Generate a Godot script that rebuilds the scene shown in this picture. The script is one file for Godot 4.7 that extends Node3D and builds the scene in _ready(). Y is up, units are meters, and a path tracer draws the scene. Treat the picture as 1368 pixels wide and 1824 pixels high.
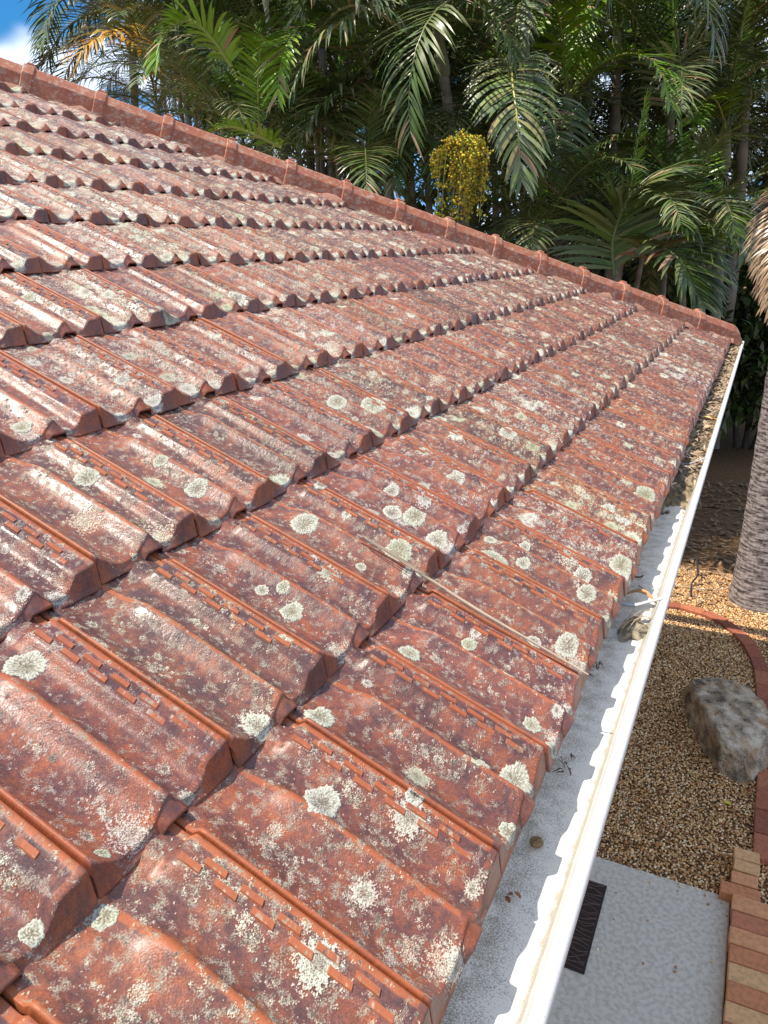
extends Node3D
# A lichen-covered terracotta roof seen from a ladder at its gutter, a hip running down to the corner and palms behind.
# World: y up, ground at y = 0, the eave runs along -z, x points away from the house. u = distance along the eave, v = distance up the slope, n = out of the roof plane.

const EAVE := 2.80            # height of the nose of the lowest tiles
const PITCH := deg_to_rad(25.0)
const TILE_W := 0.21
const GAUGE := 0.3267
const HIP_U := 5.817          # where the hip meets the eave
const HIP_K := 0.874          # how far the hip comes back along the eave per metre up the slope
const ROWS := 13
const F_PX := 1320.5          # focal length in photograph pixels (1368 x 1824)

var up_slope := Vector3(-cos(PITCH), sin(PITCH), 0)
var out_roof := Vector3(sin(PITCH), cos(PITCH), 0)
var cam_pos := Vector3(0.1954, EAVE + 0.6688, 0.4622)
var cam_right := Vector3(0.89601, -0.03291, -0.44281)
var cam_up := Vector3(-0.11765, 0.94401, -0.30822)
var cam_fwd := Vector3(-0.42816, -0.32827, -0.84197)
var rng := RandomNumberGenerator.new()
var names := {}
var mats := {}

# ------------------------------------------------------------------ small helpers
func ray(px: float, py: float) -> Vector3:
	return cam_fwd + cam_right * ((px - 684.0) / F_PX) - cam_up * ((py - 912.0) / F_PX)

func px_at(px: float, py: float, depth: float) -> Vector3:
	return cam_pos + ray(px, py) * depth

func px_y(px: float, py: float, y: float) -> Vector3:
	var d := ray(px, py)
	return cam_pos + d * ((y - cam_pos.y) / d.y)

func px_roof(px: float, py: float, n: float) -> Vector2:
	var d := ray(px, py)
	var o := Vector3(0, EAVE, 0)
	var p := cam_pos + d * ((n - (cam_pos - o).dot(out_roof)) / d.dot(out_roof))
	return Vector2(-p.z, (p - o).dot(up_slope))

func rp(u: float, v: float, n: float) -> Vector3:
	return Vector3(0, EAVE, -u) + up_slope * v + out_roof * n

func numbered(called: String) -> String:
	names[called] = names.get(called, 0) + 1
	return called if names[called] == 1 else "%s_%03d" % [called, names[called] - 1]

func tag(o: Node, label := "", category := "", group := "", kind := "") -> Node:
	if label: o.set_meta("label", label)
	if category: o.set_meta("category", category)
	if group: o.set_meta("group", group)
	if kind: o.set_meta("kind", kind)
	return o

func thing(called: String, at := Vector3.ZERO, basis_ := Basis()) -> Node3D:
	var o := Node3D.new()
	o.name = numbered(called)
	o.transform = Transform3D(basis_, at)
	add_child(o)
	return o

func part(called: String, mesh: Mesh, mat: Material, parent: Node = null, xf := Transform3D()) -> MeshInstance3D:
	var o := MeshInstance3D.new()
	o.mesh = mesh
	if mat: o.material_override = mat
	o.transform = xf
	if parent == null:
		o.name = numbered(called)
		add_child(o)
	else:
		o.name = called
		parent.add_child(o, true)
	return o

func srgb(r: float, g: float, b: float) -> Color:   # a linear colour as the material wants it
	return Color(r, g, b).linear_to_srgb()

func plain(color: Color, rough := 0.8, metal := 0.0) -> StandardMaterial3D:
	var m := StandardMaterial3D.new()
	m.albedo_color = color
	m.roughness = rough
	m.metallic = metal
	m.cull_mode = BaseMaterial3D.CULL_DISABLED
	return m

func coloured(rough := 0.8) -> StandardMaterial3D:
	var m := plain(Color.WHITE, rough)
	m.vertex_color_use_as_albedo = true
	return m

# collects vertices into one ArrayMesh
class Build:
	var v := PackedVector3Array()
	var n := PackedVector3Array()
	var c := PackedColorArray()
	var uv := PackedVector2Array()
	var ix := PackedInt32Array()

	func grid(pts: PackedVector3Array, cols: int, rows: int, uvs := PackedVector2Array(), color := Color.WHITE, colors := PackedColorArray(), close_u := false) -> void:
		var b := v.size()
		var nn := PackedVector3Array()
		nn.resize(pts.size())
		var last := cols if close_u else cols - 1
		for r in rows - 1:
			for k in last:
				var k2 := (k + 1) % cols
				var a := r * cols + k
				var d := r * cols + k2
				var e := a + cols
				var f := d + cols
				var nrm := (pts[f] - pts[a]).cross(pts[e] - pts[d])
				nn[a] += nrm; nn[d] += nrm; nn[e] += nrm; nn[f] += nrm
				ix.append_array(PackedInt32Array([b + a, b + e, b + d, b + d, b + e, b + f]))
		for k in pts.size():
			v.push_back(pts[k])
			n.push_back(nn[k].normalized() if nn[k].length_squared() > 1e-20 else Vector3.UP)
			c.push_back(colors[k] if colors.size() else color)
			uv.push_back(uvs[k] if uvs.size() else Vector2.ZERO)

	func quad(p0: Vector3, p1: Vector3, p2: Vector3, p3: Vector3, color := Color.WHITE, u0 := Vector2.ZERO, u1 := Vector2.ZERO, u2 := Vector2.ZERO, u3 := Vector2.ZERO) -> void:
		var b := v.size()
		var nrm := (p2 - p0).cross(p1 - p0)
		nrm = nrm.normalized() if nrm.length_squared() > 1e-20 else Vector3.UP
		for p in [p0, p1, p2, p3]:
			v.push_back(p); n.push_back(nrm); c.push_back(color)
		uv.append_array(PackedVector2Array([u0, u1, u2, u3]))
		ix.append_array(PackedInt32Array([b, b + 1, b + 2, b, b + 2, b + 3]))

	# a box with bevelled top edges; basis columns are its axes, size full extents
	func box(xf: Transform3D, size: Vector3, bevel := 0.0, color := Color.WHITE) -> void:
		var h := size * 0.5
		var bb := minf(bevel, minf(h.x, minf(h.y, h.z)) * 0.9)
		var ring := func(ex: float, ez: float, y: float) -> Array:
			return [xf * Vector3(-ex, y, -ez), xf * Vector3(ex, y, -ez), xf * Vector3(ex, y, ez), xf * Vector3(-ex, y, ez)]
		var levels: Array = [ring.call(h.x - bb, h.z - bb, -h.y), ring.call(h.x, h.z, -h.y + bb), ring.call(h.x, h.z, h.y - bb), ring.call(h.x - bb, h.z - bb, h.y)]
		for l in 3:
			if bb == 0.0 and l != 1: continue
			for k in 4:
				var k2 := (k + 1) % 4
				quad(levels[l][k], levels[l][k2], levels[l + 1][k2], levels[l + 1][k], color)
		quad(levels[3][0], levels[3][1], levels[3][2], levels[3][3], color)
		quad(levels[0][3], levels[0][2], levels[0][1], levels[0][0], color)

	func tube(path: PackedVector3Array, radii: PackedFloat32Array, sides := 8, color := Color.WHITE, colors := PackedColorArray()) -> void:
		var pts := PackedVector3Array()
		var uvs := PackedVector2Array()
		var cols := PackedColorArray()
		var side := Vector3.RIGHT
		var run := 0.0
		for k in path.size():
			var d := (path[mini(k + 1, path.size() - 1)] - path[maxi(k - 1, 0)]).normalized()
			if k == 0:
				side = d.cross(Vector3(0.31, 0.2, 0.93)).normalized()
			else:
				run += path[k].distance_to(path[k - 1])
			side = (side - d * side.dot(d)).normalized()
			var up := d.cross(side)
			for q in sides + 1:
				var a := TAU * q / sides
				pts.push_back(path[k] + (side * cos(a) + up * sin(a)) * radii[k])
				uvs.push_back(Vector2(float(q) / sides, run))
				cols.push_back(colors[k] if colors.size() else color)
		grid(pts, sides + 1, path.size(), uvs, color, cols)

	func mesh(mat: Material = null, into: ArrayMesh = null) -> ArrayMesh:
		var a := []
		a.resize(Mesh.ARRAY_MAX)
		a[Mesh.ARRAY_VERTEX] = v
		a[Mesh.ARRAY_NORMAL] = n
		a[Mesh.ARRAY_COLOR] = c
		a[Mesh.ARRAY_TEX_UV] = uv
		a[Mesh.ARRAY_INDEX] = ix
		var m := into if into else ArrayMesh.new()
		m.add_surface_from_arrays(Mesh.PRIMITIVE_TRIANGLES, a)
		if mat: m.surface_set_material(m.get_surface_count() - 1, mat)
		return m

func noise(seed_: int, freq: float, oct := 3, kind := FastNoiseLite.TYPE_SIMPLEX) -> FastNoiseLite:
	var f := FastNoiseLite.new()
	f.seed = seed_
	f.noise_type = kind
	f.frequency = freq
	f.fractal_type = FastNoiseLite.FRACTAL_FBM if oct > 1 else FastNoiseLite.FRACTAL_NONE
	f.fractal_octaves = oct
	return f

func noise_bytes(seed_: int, freq: float, oct: int, w: int, h: int, seamless := false) -> PackedByteArray:
	var f := noise(seed_, freq, oct)
	var im: Image = f.get_seamless_image(w, h) if seamless else f.get_image(w, h)
	im.convert(Image.FORMAT_L8)
	return im.get_data()

func ramp(stops: Array, size := 256) -> PackedInt32Array:   # [[at 0..1, sRGB Color], ...] as packed RGBA
	var out := PackedInt32Array()
	out.resize(size)
	for k in size:
		var t := float(k) / (size - 1)
		var col: Color = stops[-1][1]
		for s in stops.size() - 1:
			if t <= stops[s + 1][0]:
				col = stops[s][1].lerp(stops[s + 1][1], clampf((t - stops[s][0]) / maxf(1e-5, stops[s + 1][0] - stops[s][0]), 0, 1))
				break
		out[k] = int(clampf(col.r, 0, 1) * 255) | (int(clampf(col.g, 0, 1) * 255) << 8) | (int(clampf(col.b, 0, 1) * 255) << 16) | (int(clampf(col.a, 0, 1) * 255) << 24)
	return out

func rgba_image(data: PackedInt32Array, w: int, h: int) -> Image:
	return Image.create_from_data(w, h, false, Image.FORMAT_RGBA8, data.to_byte_array())

# colour texture from a coarse and a fine noise
func mottled(seed_: int, size: int, freq: float, stops: Array, fine := 0.35) -> Image:
	var a := noise_bytes(seed_, freq, 4, size, size, true)
	var b := noise_bytes(seed_ + 1, freq * 9.0, 2, size, size, true)
	var lut := ramp(stops)
	var out := PackedInt32Array()
	out.resize(size * size)
	var wa := int((1.0 - fine) * 256)
	var wb := 256 - wa
	for k in size * size:
		out[k] = lut[(a[k] * wa + b[k] * wb) >> 8]
	return rgba_image(out, size, size)

func tex(im: Image) -> ImageTexture:
	return ImageTexture.create_from_image(im)

func normal_from(im: Image, strength: float) -> ImageTexture:
	var c: Image = im.duplicate()
	c.bump_map_to_normal_map(strength)
	return ImageTexture.create_from_image(c)

func triplanar(m: StandardMaterial3D, scale_: float) -> StandardMaterial3D:
	m.uv1_triplanar = true
	m.uv1_world_triplanar = true
	m.uv1_scale = Vector3.ONE * scale_
	return m

# ------------------------------------------------------------------ camera, sky, sun
func setup_light() -> void:
	var cam := Camera3D.new()
	cam.name = "camera"
	cam.fov = rad_to_deg(2.0 * atan(912.0 / F_PX))
	cam.near = 0.05
	cam.far = 400.0
	cam.transform = Transform3D(Basis(cam_right, cam_up, -cam_fwd).orthonormalized(), cam_pos)
	add_child(cam)
	cam.current = true

	var sky_mat := ProceduralSkyMaterial.new()
	sky_mat.sky_top_color = Color(0.15, 0.40, 0.62)
	sky_mat.sky_horizon_color = Color(0.27, 0.54, 0.74)
	sky_mat.sky_curve = 0.16
	sky_mat.ground_bottom_color = Color(0.20, 0.19, 0.15)
	sky_mat.ground_horizon_color = Color(0.42, 0.50, 0.50)
	sky_mat.sky_energy_multiplier = 1.0
	sky_mat.sun_angle_max = 12.0
	# clouds: cumulus, cover widened out of view to whiten the fill light
	var w := 1024
	var h := 512
	var a := noise(627, 1.0, 5)
	var data := PackedByteArray()
	data.resize(w * h * 4)
	data.fill(255)
	for y in h:
		var el := (0.5 - (y + 0.5) / h) * PI
		for x in w:
			var cov := 0.0
			if el > -0.05:
				var az := (x + 0.5) / w * TAU
				var d := Vector3(cos(az) * cos(el), sin(el) * 1.7, sin(az) * cos(el)) * 5.0
				cov = smoothstep(-0.22, 0.06, a.get_noise_3dv(d))
			data[(y * w + x) * 4 + 3] = int(cov * 225)
	sky_mat.sky_cover = tex(Image.create_from_data(w, h, false, Image.FORMAT_RGBA8, data))
	sky_mat.sky_cover_modulate = Color(0.80, 0.76, 0.70)
	var sky := Sky.new()
	sky.sky_material = sky_mat
	var env := Environment.new()
	env.background_mode = Environment.BG_SKY
	env.sky = sky
	env.background_energy_multiplier = 1.45
	env.tonemap_mode = Environment.TONE_MAPPER_LINEAR
	env.tonemap_exposure = 1.27
	env.sdfgi_enabled = true
	env.ssao_enabled = true
	env.ssil_enabled = true
	var we := WorldEnvironment.new()
	we.name = "world_environment"
	we.environment = env
	add_child(we)

	var sun := DirectionalLight3D.new()
	sun.name = "sun"
	sun.light_color = Color(1.0, 0.955, 0.89)
	sun.light_energy = 1.6
	sun.light_angular_distance = 0.5
	sun.shadow_enabled = true
	var to_sun := Vector3(-0.34, 1.0, 0.25).normalized()
	sun.transform = Transform3D(Basis.looking_at(-to_sun, Vector3.FORWARD), Vector3(0, 20, 0))
	add_child(sun)

# ------------------------------------------------------------------ tile surface: 40 different tile faces on one atlas
const ATLAS := 2048
const CELL_W := 256
const CELL_H := 409
const T_MAX := 0.36

func c8(r: int, g: int, b: int) -> Color:
	return Color(r / 255.0, g / 255.0, b / 255.0)

# one lichen thallus seen from above: [colour image, (height, roughness) image]
func lichen_stamp(size: int, seed_: int, style: int) -> Array:
	var ang := noise(seed_, 0.9, 3)
	var spk := noise(seed_ + 5, 0.33, 2)
	var col := Image.create_empty(size, size, false, Image.FORMAT_RGBA8)
	var aux := Image.create_empty(size, size, false, Image.FORMAT_RGBA8)
	var mid := (size - 1) * 0.5
	var rim := c8(186, 186, 172)
	var inner := c8(160, 159, 142)
	var core := c8(112, 105, 96)
	if style == 1:      # grey crust ring
		rim = c8(178, 174, 156); inner = c8(120, 112, 100); core = c8(86, 74, 66)
	elif style == 2:    # plain pale speckle
		rim = c8(182, 178, 162); inner = c8(170, 164, 146); core = c8(150, 142, 124)
	elif style == 4:    # dark crust
		rim = c8(128, 118, 106); inner = c8(96, 86, 78); core = c8(82, 72, 66)
	elif style == 3:    # greenish cushion
		rim = c8(172, 172, 150); inner = c8(152, 151, 128); core = c8(122, 118, 98)
	for y in size:
		for x in size:
			var dx := (x - mid) / mid
			var dy := (y - mid) / mid
			var r := sqrt(dx * dx + dy * dy)
			if r < 0.02: r = 0.02
			var a := Vector2(dx / r, dy / r)
			var blob := spk.get_noise_2d(x * 26.0 / size + seed_, y * 26.0 / size) * (0.30 if style in [0, 3] else 0.62)
			var edge := 0.74 + 0.14 * ang.get_noise_2d(a.x * 1.6, a.y * 1.6) + 0.05 * ang.get_noise_2d(a.x * 7.0 + 9.0, a.y * 7.0) + blob
			var t := r / maxf(edge, 0.05)
			var s := spk.get_noise_2d(x * 3.0, y * 3.0)
			if t > 1.0 + s * 0.22: continue
			if style == 2 and s < -0.16: continue
			if style != 3 and t < 0.45 and s < -0.30: continue
			var c: Color
			var q := t + s * 0.22
			if q > 0.74: c = rim
			elif q > 0.45: c = inner.lerp(rim, clampf((q - 0.45) / 0.29, 0, 1))
			else: c = core.lerp(inner, clampf(q / 0.45 + s * 0.5, 0, 1))
			c = c * (1.0 + s * 0.22)
			c.a = 1.0
			col.set_pixel(x, y, c)
			aux.set_pixel(x, y, Color(clampf(0.47 + s * 0.12 + (0.04 if t > 0.5 else 0.0), 0, 1), 0.93, 0, 1))
	return [col, aux]

func make_tile_material() -> void:
	var n1 := noise_bytes(21, 0.012, 4, ATLAS, ATLAS)
	var n2 := noise_bytes(22, 0.05, 3, ATLAS, ATLAS)
	var n3 := noise_bytes(23, 0.30, 3, ATLAS, ATLAS)
	var n4 := noise_bytes(24, 0.10, 4, ATLAS, ATLAS)
	# how likely the dark firing film is at each place across the tile (0 bare clay .. 255 film)
	var bias := PackedInt32Array()
	bias.resize(CELL_W)
	for x in CELL_W:
		var u := x * 210.0 / CELL_W
		var b := 0.0
		b -= 150.0 * smoothstep(9.5, 7.5, u)                                        # roll of the side lock
		b -= 165.0 * (smoothstep(100.0, 103.5, u) * smoothstep(113.0, 109.5, u))      # crest of the middle roll
		b -= 150.0 * smoothstep(197.0, 199.0, u)                                     # strip along the lock
		b += 60.0 * (smoothstep(166.0, 174.0, u) * smoothstep(199.0, 196.0, u))       # between the dashes
		b += 30.0 * (smoothstep(112.0, 122.0, u) * smoothstep(160.0, 135.0, u))
		bias[x] = int(b)
	# colour table: film amount x grain
	var stops := [[0.0, c8(160, 90, 56)], [0.25, c8(143, 83, 58)], [0.45, c8(125, 77, 62)], [0.65, c8(107, 70, 63)], [1.0, c8(82, 59, 57)]]
	var line := ramp(stops, 64)
	var lut := PackedInt32Array()
	lut.resize(64 * 16)
	for t in 64:
		for g in 16:
			var k := 0.74 + 0.52 * g / 15.0
			var p := line[t]
			var r := mini(255, int((p & 255) * k))
			var gg := mini(255, int(((p >> 8) & 255) * k))
			var b := mini(255, int(((p >> 16) & 255) * k))
			lut[t * 16 + g] = r | (gg << 8) | (b << 16) | (255 << 24)
	var dust := ramp([[0.0, c8(108, 97, 86)], [0.5, c8(148, 140, 124)], [1.0, c8(180, 174, 158)]], 256)
	var n5 := noise_bytes(25, 0.42, 2, ATLAS, ATLAS)
	var n6 := noise_bytes(26, 0.035, 3, ATLAS, ATLAS)
	var col := PackedInt32Array()
	col.resize(ATLAS * ATLAS)
	var aux := PackedInt32Array()
	aux.resize(ATLAS * ATLAS)
	var pan := PackedInt32Array()      # 1 where a pan ends at the nose: lichen keeps to those lips
	for x in CELL_W: pan.push_back(1 if (x > 34 and x < 100) or (x > 154 and x < 192) else 0)
	var cell_shift := PackedInt32Array()     # some tiles kept more of the film than others
	for k in 48: cell_shift.push_back(rng.randi_range(-34, 40))
	var i := 0
	for y in ATLAS:
		var cy := (y / CELL_H) * 8
		for x in ATLAS:
			var t := ((n1[i] * 12 + n2[i] * 6 + n4[i] * 5 + n3[i] * 6) >> 4) - 92 + cell_shift[cy + (x >> 8)]
			t += bias[x & 255] if y % CELL_H > 38 else -40
			t = 0 if t < 0 else (255 if t > 255 else t)
			var g := n3[i]
			if bias[x & 255] < -60: g = 128 + ((g - 128) >> 2)
			var pit := n4[i]
			col[i] = lut[((t >> 2) << 4) | (g >> 4)]
			var rough := 132 - (t >> 2) + ((g - 128) >> 3)
			var high := 100 + (((g - 128) * (300 - t)) >> 12) + ((pit - 128) >> 4)
			if n5[i] + ((n6[i] * 3) >> 1) > (428 if cy == 0 or (cy == 8 and x < 1024) else 418) and ((x + 7) & 255) > 13 and (y % CELL_H > 28 or pan[x & 255] == 1):      # fine grey crust in drifts
				col[i] = dust[g]
				rough = 215
				high += 6
			aux[i] = high | (rough << 8) | (255 << 24)
			i += 1
	var ci := rgba_image(col, ATLAS, ATLAS)
	var ai := rgba_image(aux, ATLAS, ATLAS)
	# lichens
	var specks := []
	var crusts := []
	var rosettes := []
	for k in 20: specks.push_back(lichen_stamp(3 + k % 5, 100 + k, 4 if k % 5 == 4 else 2))
	for k in 16: crusts.push_back(lichen_stamp(8 + k % 9, 200 + k, [1, 2, 4, 1][k % 4]))
	for k in 12: crusts.push_back(lichen_stamp(16 + (k % 6) * 2, 260 + k, [1, 2, 0][k % 3]))
	for k in 16: rosettes.push_back(lichen_stamp(28 + (k % 8) * 5, 300 + k, [0, 3, 2, 0][k % 4]))
	var stick := func(s: Array, x: int, y: int, ox: int, oy: int) -> void:
		var im: Image = s[0]
		var n := im.get_width()
		x = clampi(x, 7, CELL_W - n - 7)
		y = clampi(y, 0, CELL_H - n - 1)
		if y < 30 and pan[x + n / 2] == 0: return
		ci.blend_rect(im, Rect2i(0, 0, n, n), Vector2i(ox + x, oy + y))
		ai.blend_rect(s[1], Rect2i(0, 0, n, n), Vector2i(ox + x, oy + y))
	for cell in 40:
		var ox := (cell % 8) * CELL_W
		var oy := (cell / 8) * CELL_H
		var heavy := 0.5 if cell < 12 else 0.9 if cell < 24 else (1.7 if cell < 32 else 2.8)
		for k in int(16 * heavy):       # colonies of specks and crusts
			var px := rng.randfn(0.5, 0.3) * CELL_W
			if rng.randf() < 0.6: px = [50, 95, 175, 205][rng.randi() % 4] + rng.randfn(0, 12)
			var py := rng.randf() * CELL_H
			var spread := rng.randf_range(7, 22)
			for q in int(rng.randf_range(14, 46)):
				var sx := int(px + rng.randfn(0, spread * 0.7))
				var sy := int(py + rng.randfn(0, spread * 1.5))
				if rng.randf() < 0.84: stick.call(specks[rng.randi() % specks.size()], sx, sy, ox, oy)
				else: stick.call(crusts[rng.randi() % 16], sx, sy, ox, oy)
		for k in int(520 * heavy): stick.call(specks[rng.randi() % specks.size()], rng.randi() % CELL_W, rng.randi() % CELL_H, ox, oy)
		for k in int(16 * heavy): stick.call(crusts[rng.randi() % crusts.size()], rng.randi() % CELL_W, rng.randi() % CELL_H, ox, oy)
		if cell >= 24:
			for k in int(heavy * 3.0) + rng.randi() % 5: stick.call(rosettes[rng.randi() % rosettes.size()], rng.randi() % CELL_W, 20 + rng.randi() % 360, ox, oy)
			for k in 5: stick.call(rosettes[rng.randi() % rosettes.size()], ([52, 66, 80, 160, 172][rng.randi() % 5]) - 22 + rng.randi() % 12, rng.randi() % 32, ox, oy)
		else:
			for k in rng.randi() % 3: stick.call(rosettes[rng.randi() % rosettes.size()], rng.randi() % CELL_W, 30 + rng.randi() % 330, ox, oy)
			for k in 2: stick.call(rosettes[rng.randi() % rosettes.size()], ([52, 66, 80, 160, 172][rng.randi() % 5]) - 22 + rng.randi() % 12, rng.randi() % 24, ox, oy)
	var m := plain(Color.WHITE, 1.0)
	m.albedo_texture = tex(ci)
	m.roughness_texture = tex(ai)
	m.roughness_texture_channel = BaseMaterial3D.TEXTURE_CHANNEL_GREEN
	m.normal_enabled = true
	m.normal_texture = normal_from(ai, 4.0)
	m.normal_scale = 1.0
	m.metallic_specular = 0.5
	m.vertex_color_use_as_albedo = true
	mats.tile = m

# ------------------------------------------------------------------ the roof tile
# height over the pan (mm) across the tile (mm): side lock roll, pan, middle roll, pan, lock rib
const PROFILE := [[0.7, 2.0], [1.6, 17.0], [2.6, 20.0], [5.0, 20.8], [7.2, 19.4], [9.0, 16.6], [13.0, 14.8], [19.0, 11.5], [26.0, 7.2], [34.0, 3.4], [43.0, 1.0], [54.0, 0.0], [66.0, 0.6], [76.0, 2.6], [85.0, 6.6], [92.0, 11.4], [98.0, 16.2], [102.0, 18.6], [105.5, 19.6], [109.0, 18.6], [112.5, 15.2], [116.0, 10.6], [121.0, 5.8], [128.0, 2.4], [137.0, 0.6], [147.0, 0.0], [154.0, 1.4], [159.0, 4.4], [164.0, 9.0], [168.5, 13.6], [172.0, 15.8], [178.0, 17.0], [188.0, 17.8], [197.5, 18.4], [199.0, 19.6], [204.0, 20.2], [207.2, 19.8], [208.6, 17.0], [209.3, 2.0]]
const S_TOP := [0.006, 0.012, 0.020, 0.032, 0.055, 0.085, 0.12, 0.155, 0.19, 0.22, 0.24, 0.255, 0.268, 0.278, 0.288, 0.294, 0.300, 0.312, 0.335, 0.36]

func lift(u_mm: float) -> float:
	for k in PROFILE.size() - 1:
		if u_mm <= PROFILE[k + 1][0]:
			return lerpf(PROFILE[k][1], PROFILE[k + 1][1], (u_mm - PROFILE[k][0]) / (PROFILE[k + 1][0] - PROFILE[k][0]))
	return PROFILE[-1][1]

# the upper surface of a tile at u (mm across) and s (m up from its nose)
func tile_n(u_mm: float, h: float, s: float) -> float:
	var mid := smoothstep(70.0, 84.0, u_mm) * smoothstep(140.0, 126.0, u_mm)
	var fade := smoothstep(0.285, 0.235, s)
	var hh := h * (1.0 - mid * (1.0 - fade))
	var amp := lerpf(1.16, 0.84, smoothstep(0.0, 0.24, s))
	hh = lerpf(hh, minf(hh, 7.0), smoothstep(0.287, 0.296, s))
	return -0.0004 - 0.0172 * s / GAUGE - 0.004 * smoothstep(0.288, 0.294, s) * (1.0 - 0.7 * smoothstep(12.0, 17.0, h)) - (20.8 - hh) * 0.001 * amp

# a point on a tile's skin; t runs from the bottom of the nose over the edge and up the slope
func skin(u_mm: float, t: float) -> Vector2:    # (s, n)
	var top := tile_n(u_mm, lift(clampf(u_mm, 0, 210)), 0.006)
	var bot := -0.038 + 0.016 * smoothstep(84.0, 90.0, u_mm) * smoothstep(126.0, 120.0, u_mm)
	var rake := 0.011 * clampf(lift(clampf(u_mm, 0, 210)) / 20.0, 0, 1)
	var under := maxf(bot + 0.006, top - 0.0036)
	if t < 0.004: return Vector2(-0.0125, bot + t)
	if t < 0.006: return Vector2(lerpf(-0.0125, -0.0104, (t - 0.004) / 0.002), bot + 0.004 + (t - 0.004) * 0.5)
	if t < 0.024:
		var q := (t - 0.006) / 0.018
		return Vector2(lerpf(-0.0104, -0.0040 + rake, q), lerpf(bot + 0.005, under, q))
	if t < 0.030:
		var a := (t - 0.024) / 0.006 * PI / 2
		return Vector2(lerpf(-0.0040, 0.0005, 1.0 - cos(a)) + rake, lerpf(under, top, sin(a)))
	if t < 0.033: return Vector2(lerpf(0.0005, 0.006, (t - 0.030) / 0.003) + rake, top)
	var s := t - 0.027 + rake * (1.0 - smoothstep(0.033, 0.062, t))
	return Vector2(s, tile_n(u_mm, lift(clampf(u_mm, 0, 210)), s))

func tile_local(u: float, s: float, n: float) -> Vector3:
	return Vector3(u, n, -s)

func tile_mesh(cell: int, level: int, u_cut0: float, u_cut1: float, tint: Color) -> ArrayMesh:
	# u_cut0: where the hip cuts the tile at its nose, u_cut1: at its head (m across); beyond the tile when it is whole
	var us := PackedFloat32Array()
	if level == 0:
		for k in PROFILE.size():
			us.push_back(PROFILE[k][0])
			if k < PROFILE.size() - 1 and PROFILE[k + 1][0] - PROFILE[k][0] > 6.0: us.push_back((PROFILE[k][0] + PROFILE[k + 1][0]) * 0.5)
	elif level == 1:
		for k in PROFILE.size(): us.push_back(PROFILE[k][0])
	else:
		for k in [0, 2, 4, 6, 8, 10, 11, 13, 15, 17, 18, 19, 21, 23, 25, 27, 29, 31, 34, 36, 38]: us.push_back(PROFILE[k][0])
	var ts := PackedFloat32Array([-0.03, 0.0, 0.004, 0.006, 0.024, 0.0265, 0.030, 0.033]) if level < 2 else PackedFloat32Array([0.0, 0.006, 0.024, 0.030, 0.033])
	if level == 0: ts = PackedFloat32Array([-0.03, 0.0, 0.002, 0.004, 0.006, 0.012, 0.018, 0.024, 0.026, 0.028, 0.030, 0.033])
	for k in S_TOP.size():
		if level == 2 and not (k in [3, 6, 9, 11, 13, 15, 18]): continue
		if k == 0: continue
		ts.push_back(S_TOP[k] + 0.027)
	var pts := PackedVector3Array()
	var uvs := PackedVector2Array()
	var oc := Vector2((cell % 8) * CELL_W + 0.8, (cell / 8) * CELL_H + 1.0) / ATLAS
	var sc := Vector2(CELL_W - 1.6, CELL_H - 2.0) / ATLAS
	for t in ts:
		for u in us:
			var p: Vector2
			if t < 0.0: p = Vector2(0.03, skin(u, 0.0).y)
			else: p = skin(u, t)
			if (u < 0.8 or u > 209.2) and t < 0.033: p.x += 0.004
			var um := u * 0.001
			var cut := lerpf(u_cut0, u_cut1, clampf(p.x / GAUGE, 0, 1))
			um = minf(um, maxf(cut, -0.02))
			pts.push_back(tile_local(um, p.x, p.y))
			uvs.push_back(oc + Vector2(u / 210.0, clampf(t, 0.0, T_MAX) / T_MAX) * sc)
	var b := Build.new()
	b.grid(pts, us.size(), ts.size(), uvs, tint)
	if level < 2:
		# the two staggered rows of raised dashes on the lock rib, worn away towards the nose
		var lose := rng.randf_range(0.0, 0.09)
		for row in 2:
			var u0 := 174.5 if row == 0 else 186.0
			for k in 6:
				var s0 := 0.030 + k * 0.0455 + row * 0.0215
				if s0 > 0.275: continue
				if s0 < lose and rng.randf() < 0.75: continue
				var hi := 0.0020 * (1.0 if s0 > lose + 0.03 else rng.randf_range(0.3, 0.9))
				var s1 := s0 + 0.030
				var uw := 8.4
				var base := []
				var roof := []
				for q in [[0.0, s0], [uw, s0 + 0.002], [uw, s1], [0.0, s1 - 0.002]]:
					base.push_back(tile_local((u0 + q[0]) * 0.001, q[1], tile_n(u0 + q[0], lift(u0 + q[0]), q[1]) - 0.0006))
				for q in [[0.8, s0 + 0.001], [uw - 0.8, s0 + 0.003], [uw - 0.8, s1 - 0.001], [0.8, s1 - 0.003]]:
					roof.push_back(tile_local((u0 + q[0]) * 0.001, q[1], tile_n(u0 + q[0], lift(u0 + q[0]), q[1]) + hi))
				var tu := oc + Vector2((202.0 + rng.randf() * 3.0) / 210.0, (0.06 + rng.randf() * 0.2) / T_MAX) * sc
				var du := Vector2(2.0 / 210.0, 0) * sc
				var dv := Vector2(0, 0.02 / T_MAX) * sc
				b.quad(roof[0], roof[1], roof[2], roof[3], tint, tu, tu + du, tu + du + dv, tu + dv)
				for e in 4:
					var e2 := (e + 1) % 4
					b.quad(base[e], base[e2], roof[e2], roof[e], tint, tu, tu + du, tu + du + dv * 0.2, tu + dv * 0.2)
	return b.mesh(mats.tile)

func roof_basis() -> Basis:
	return Basis(Vector3(0, 0, -1), out_roof, -up_slope)

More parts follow.
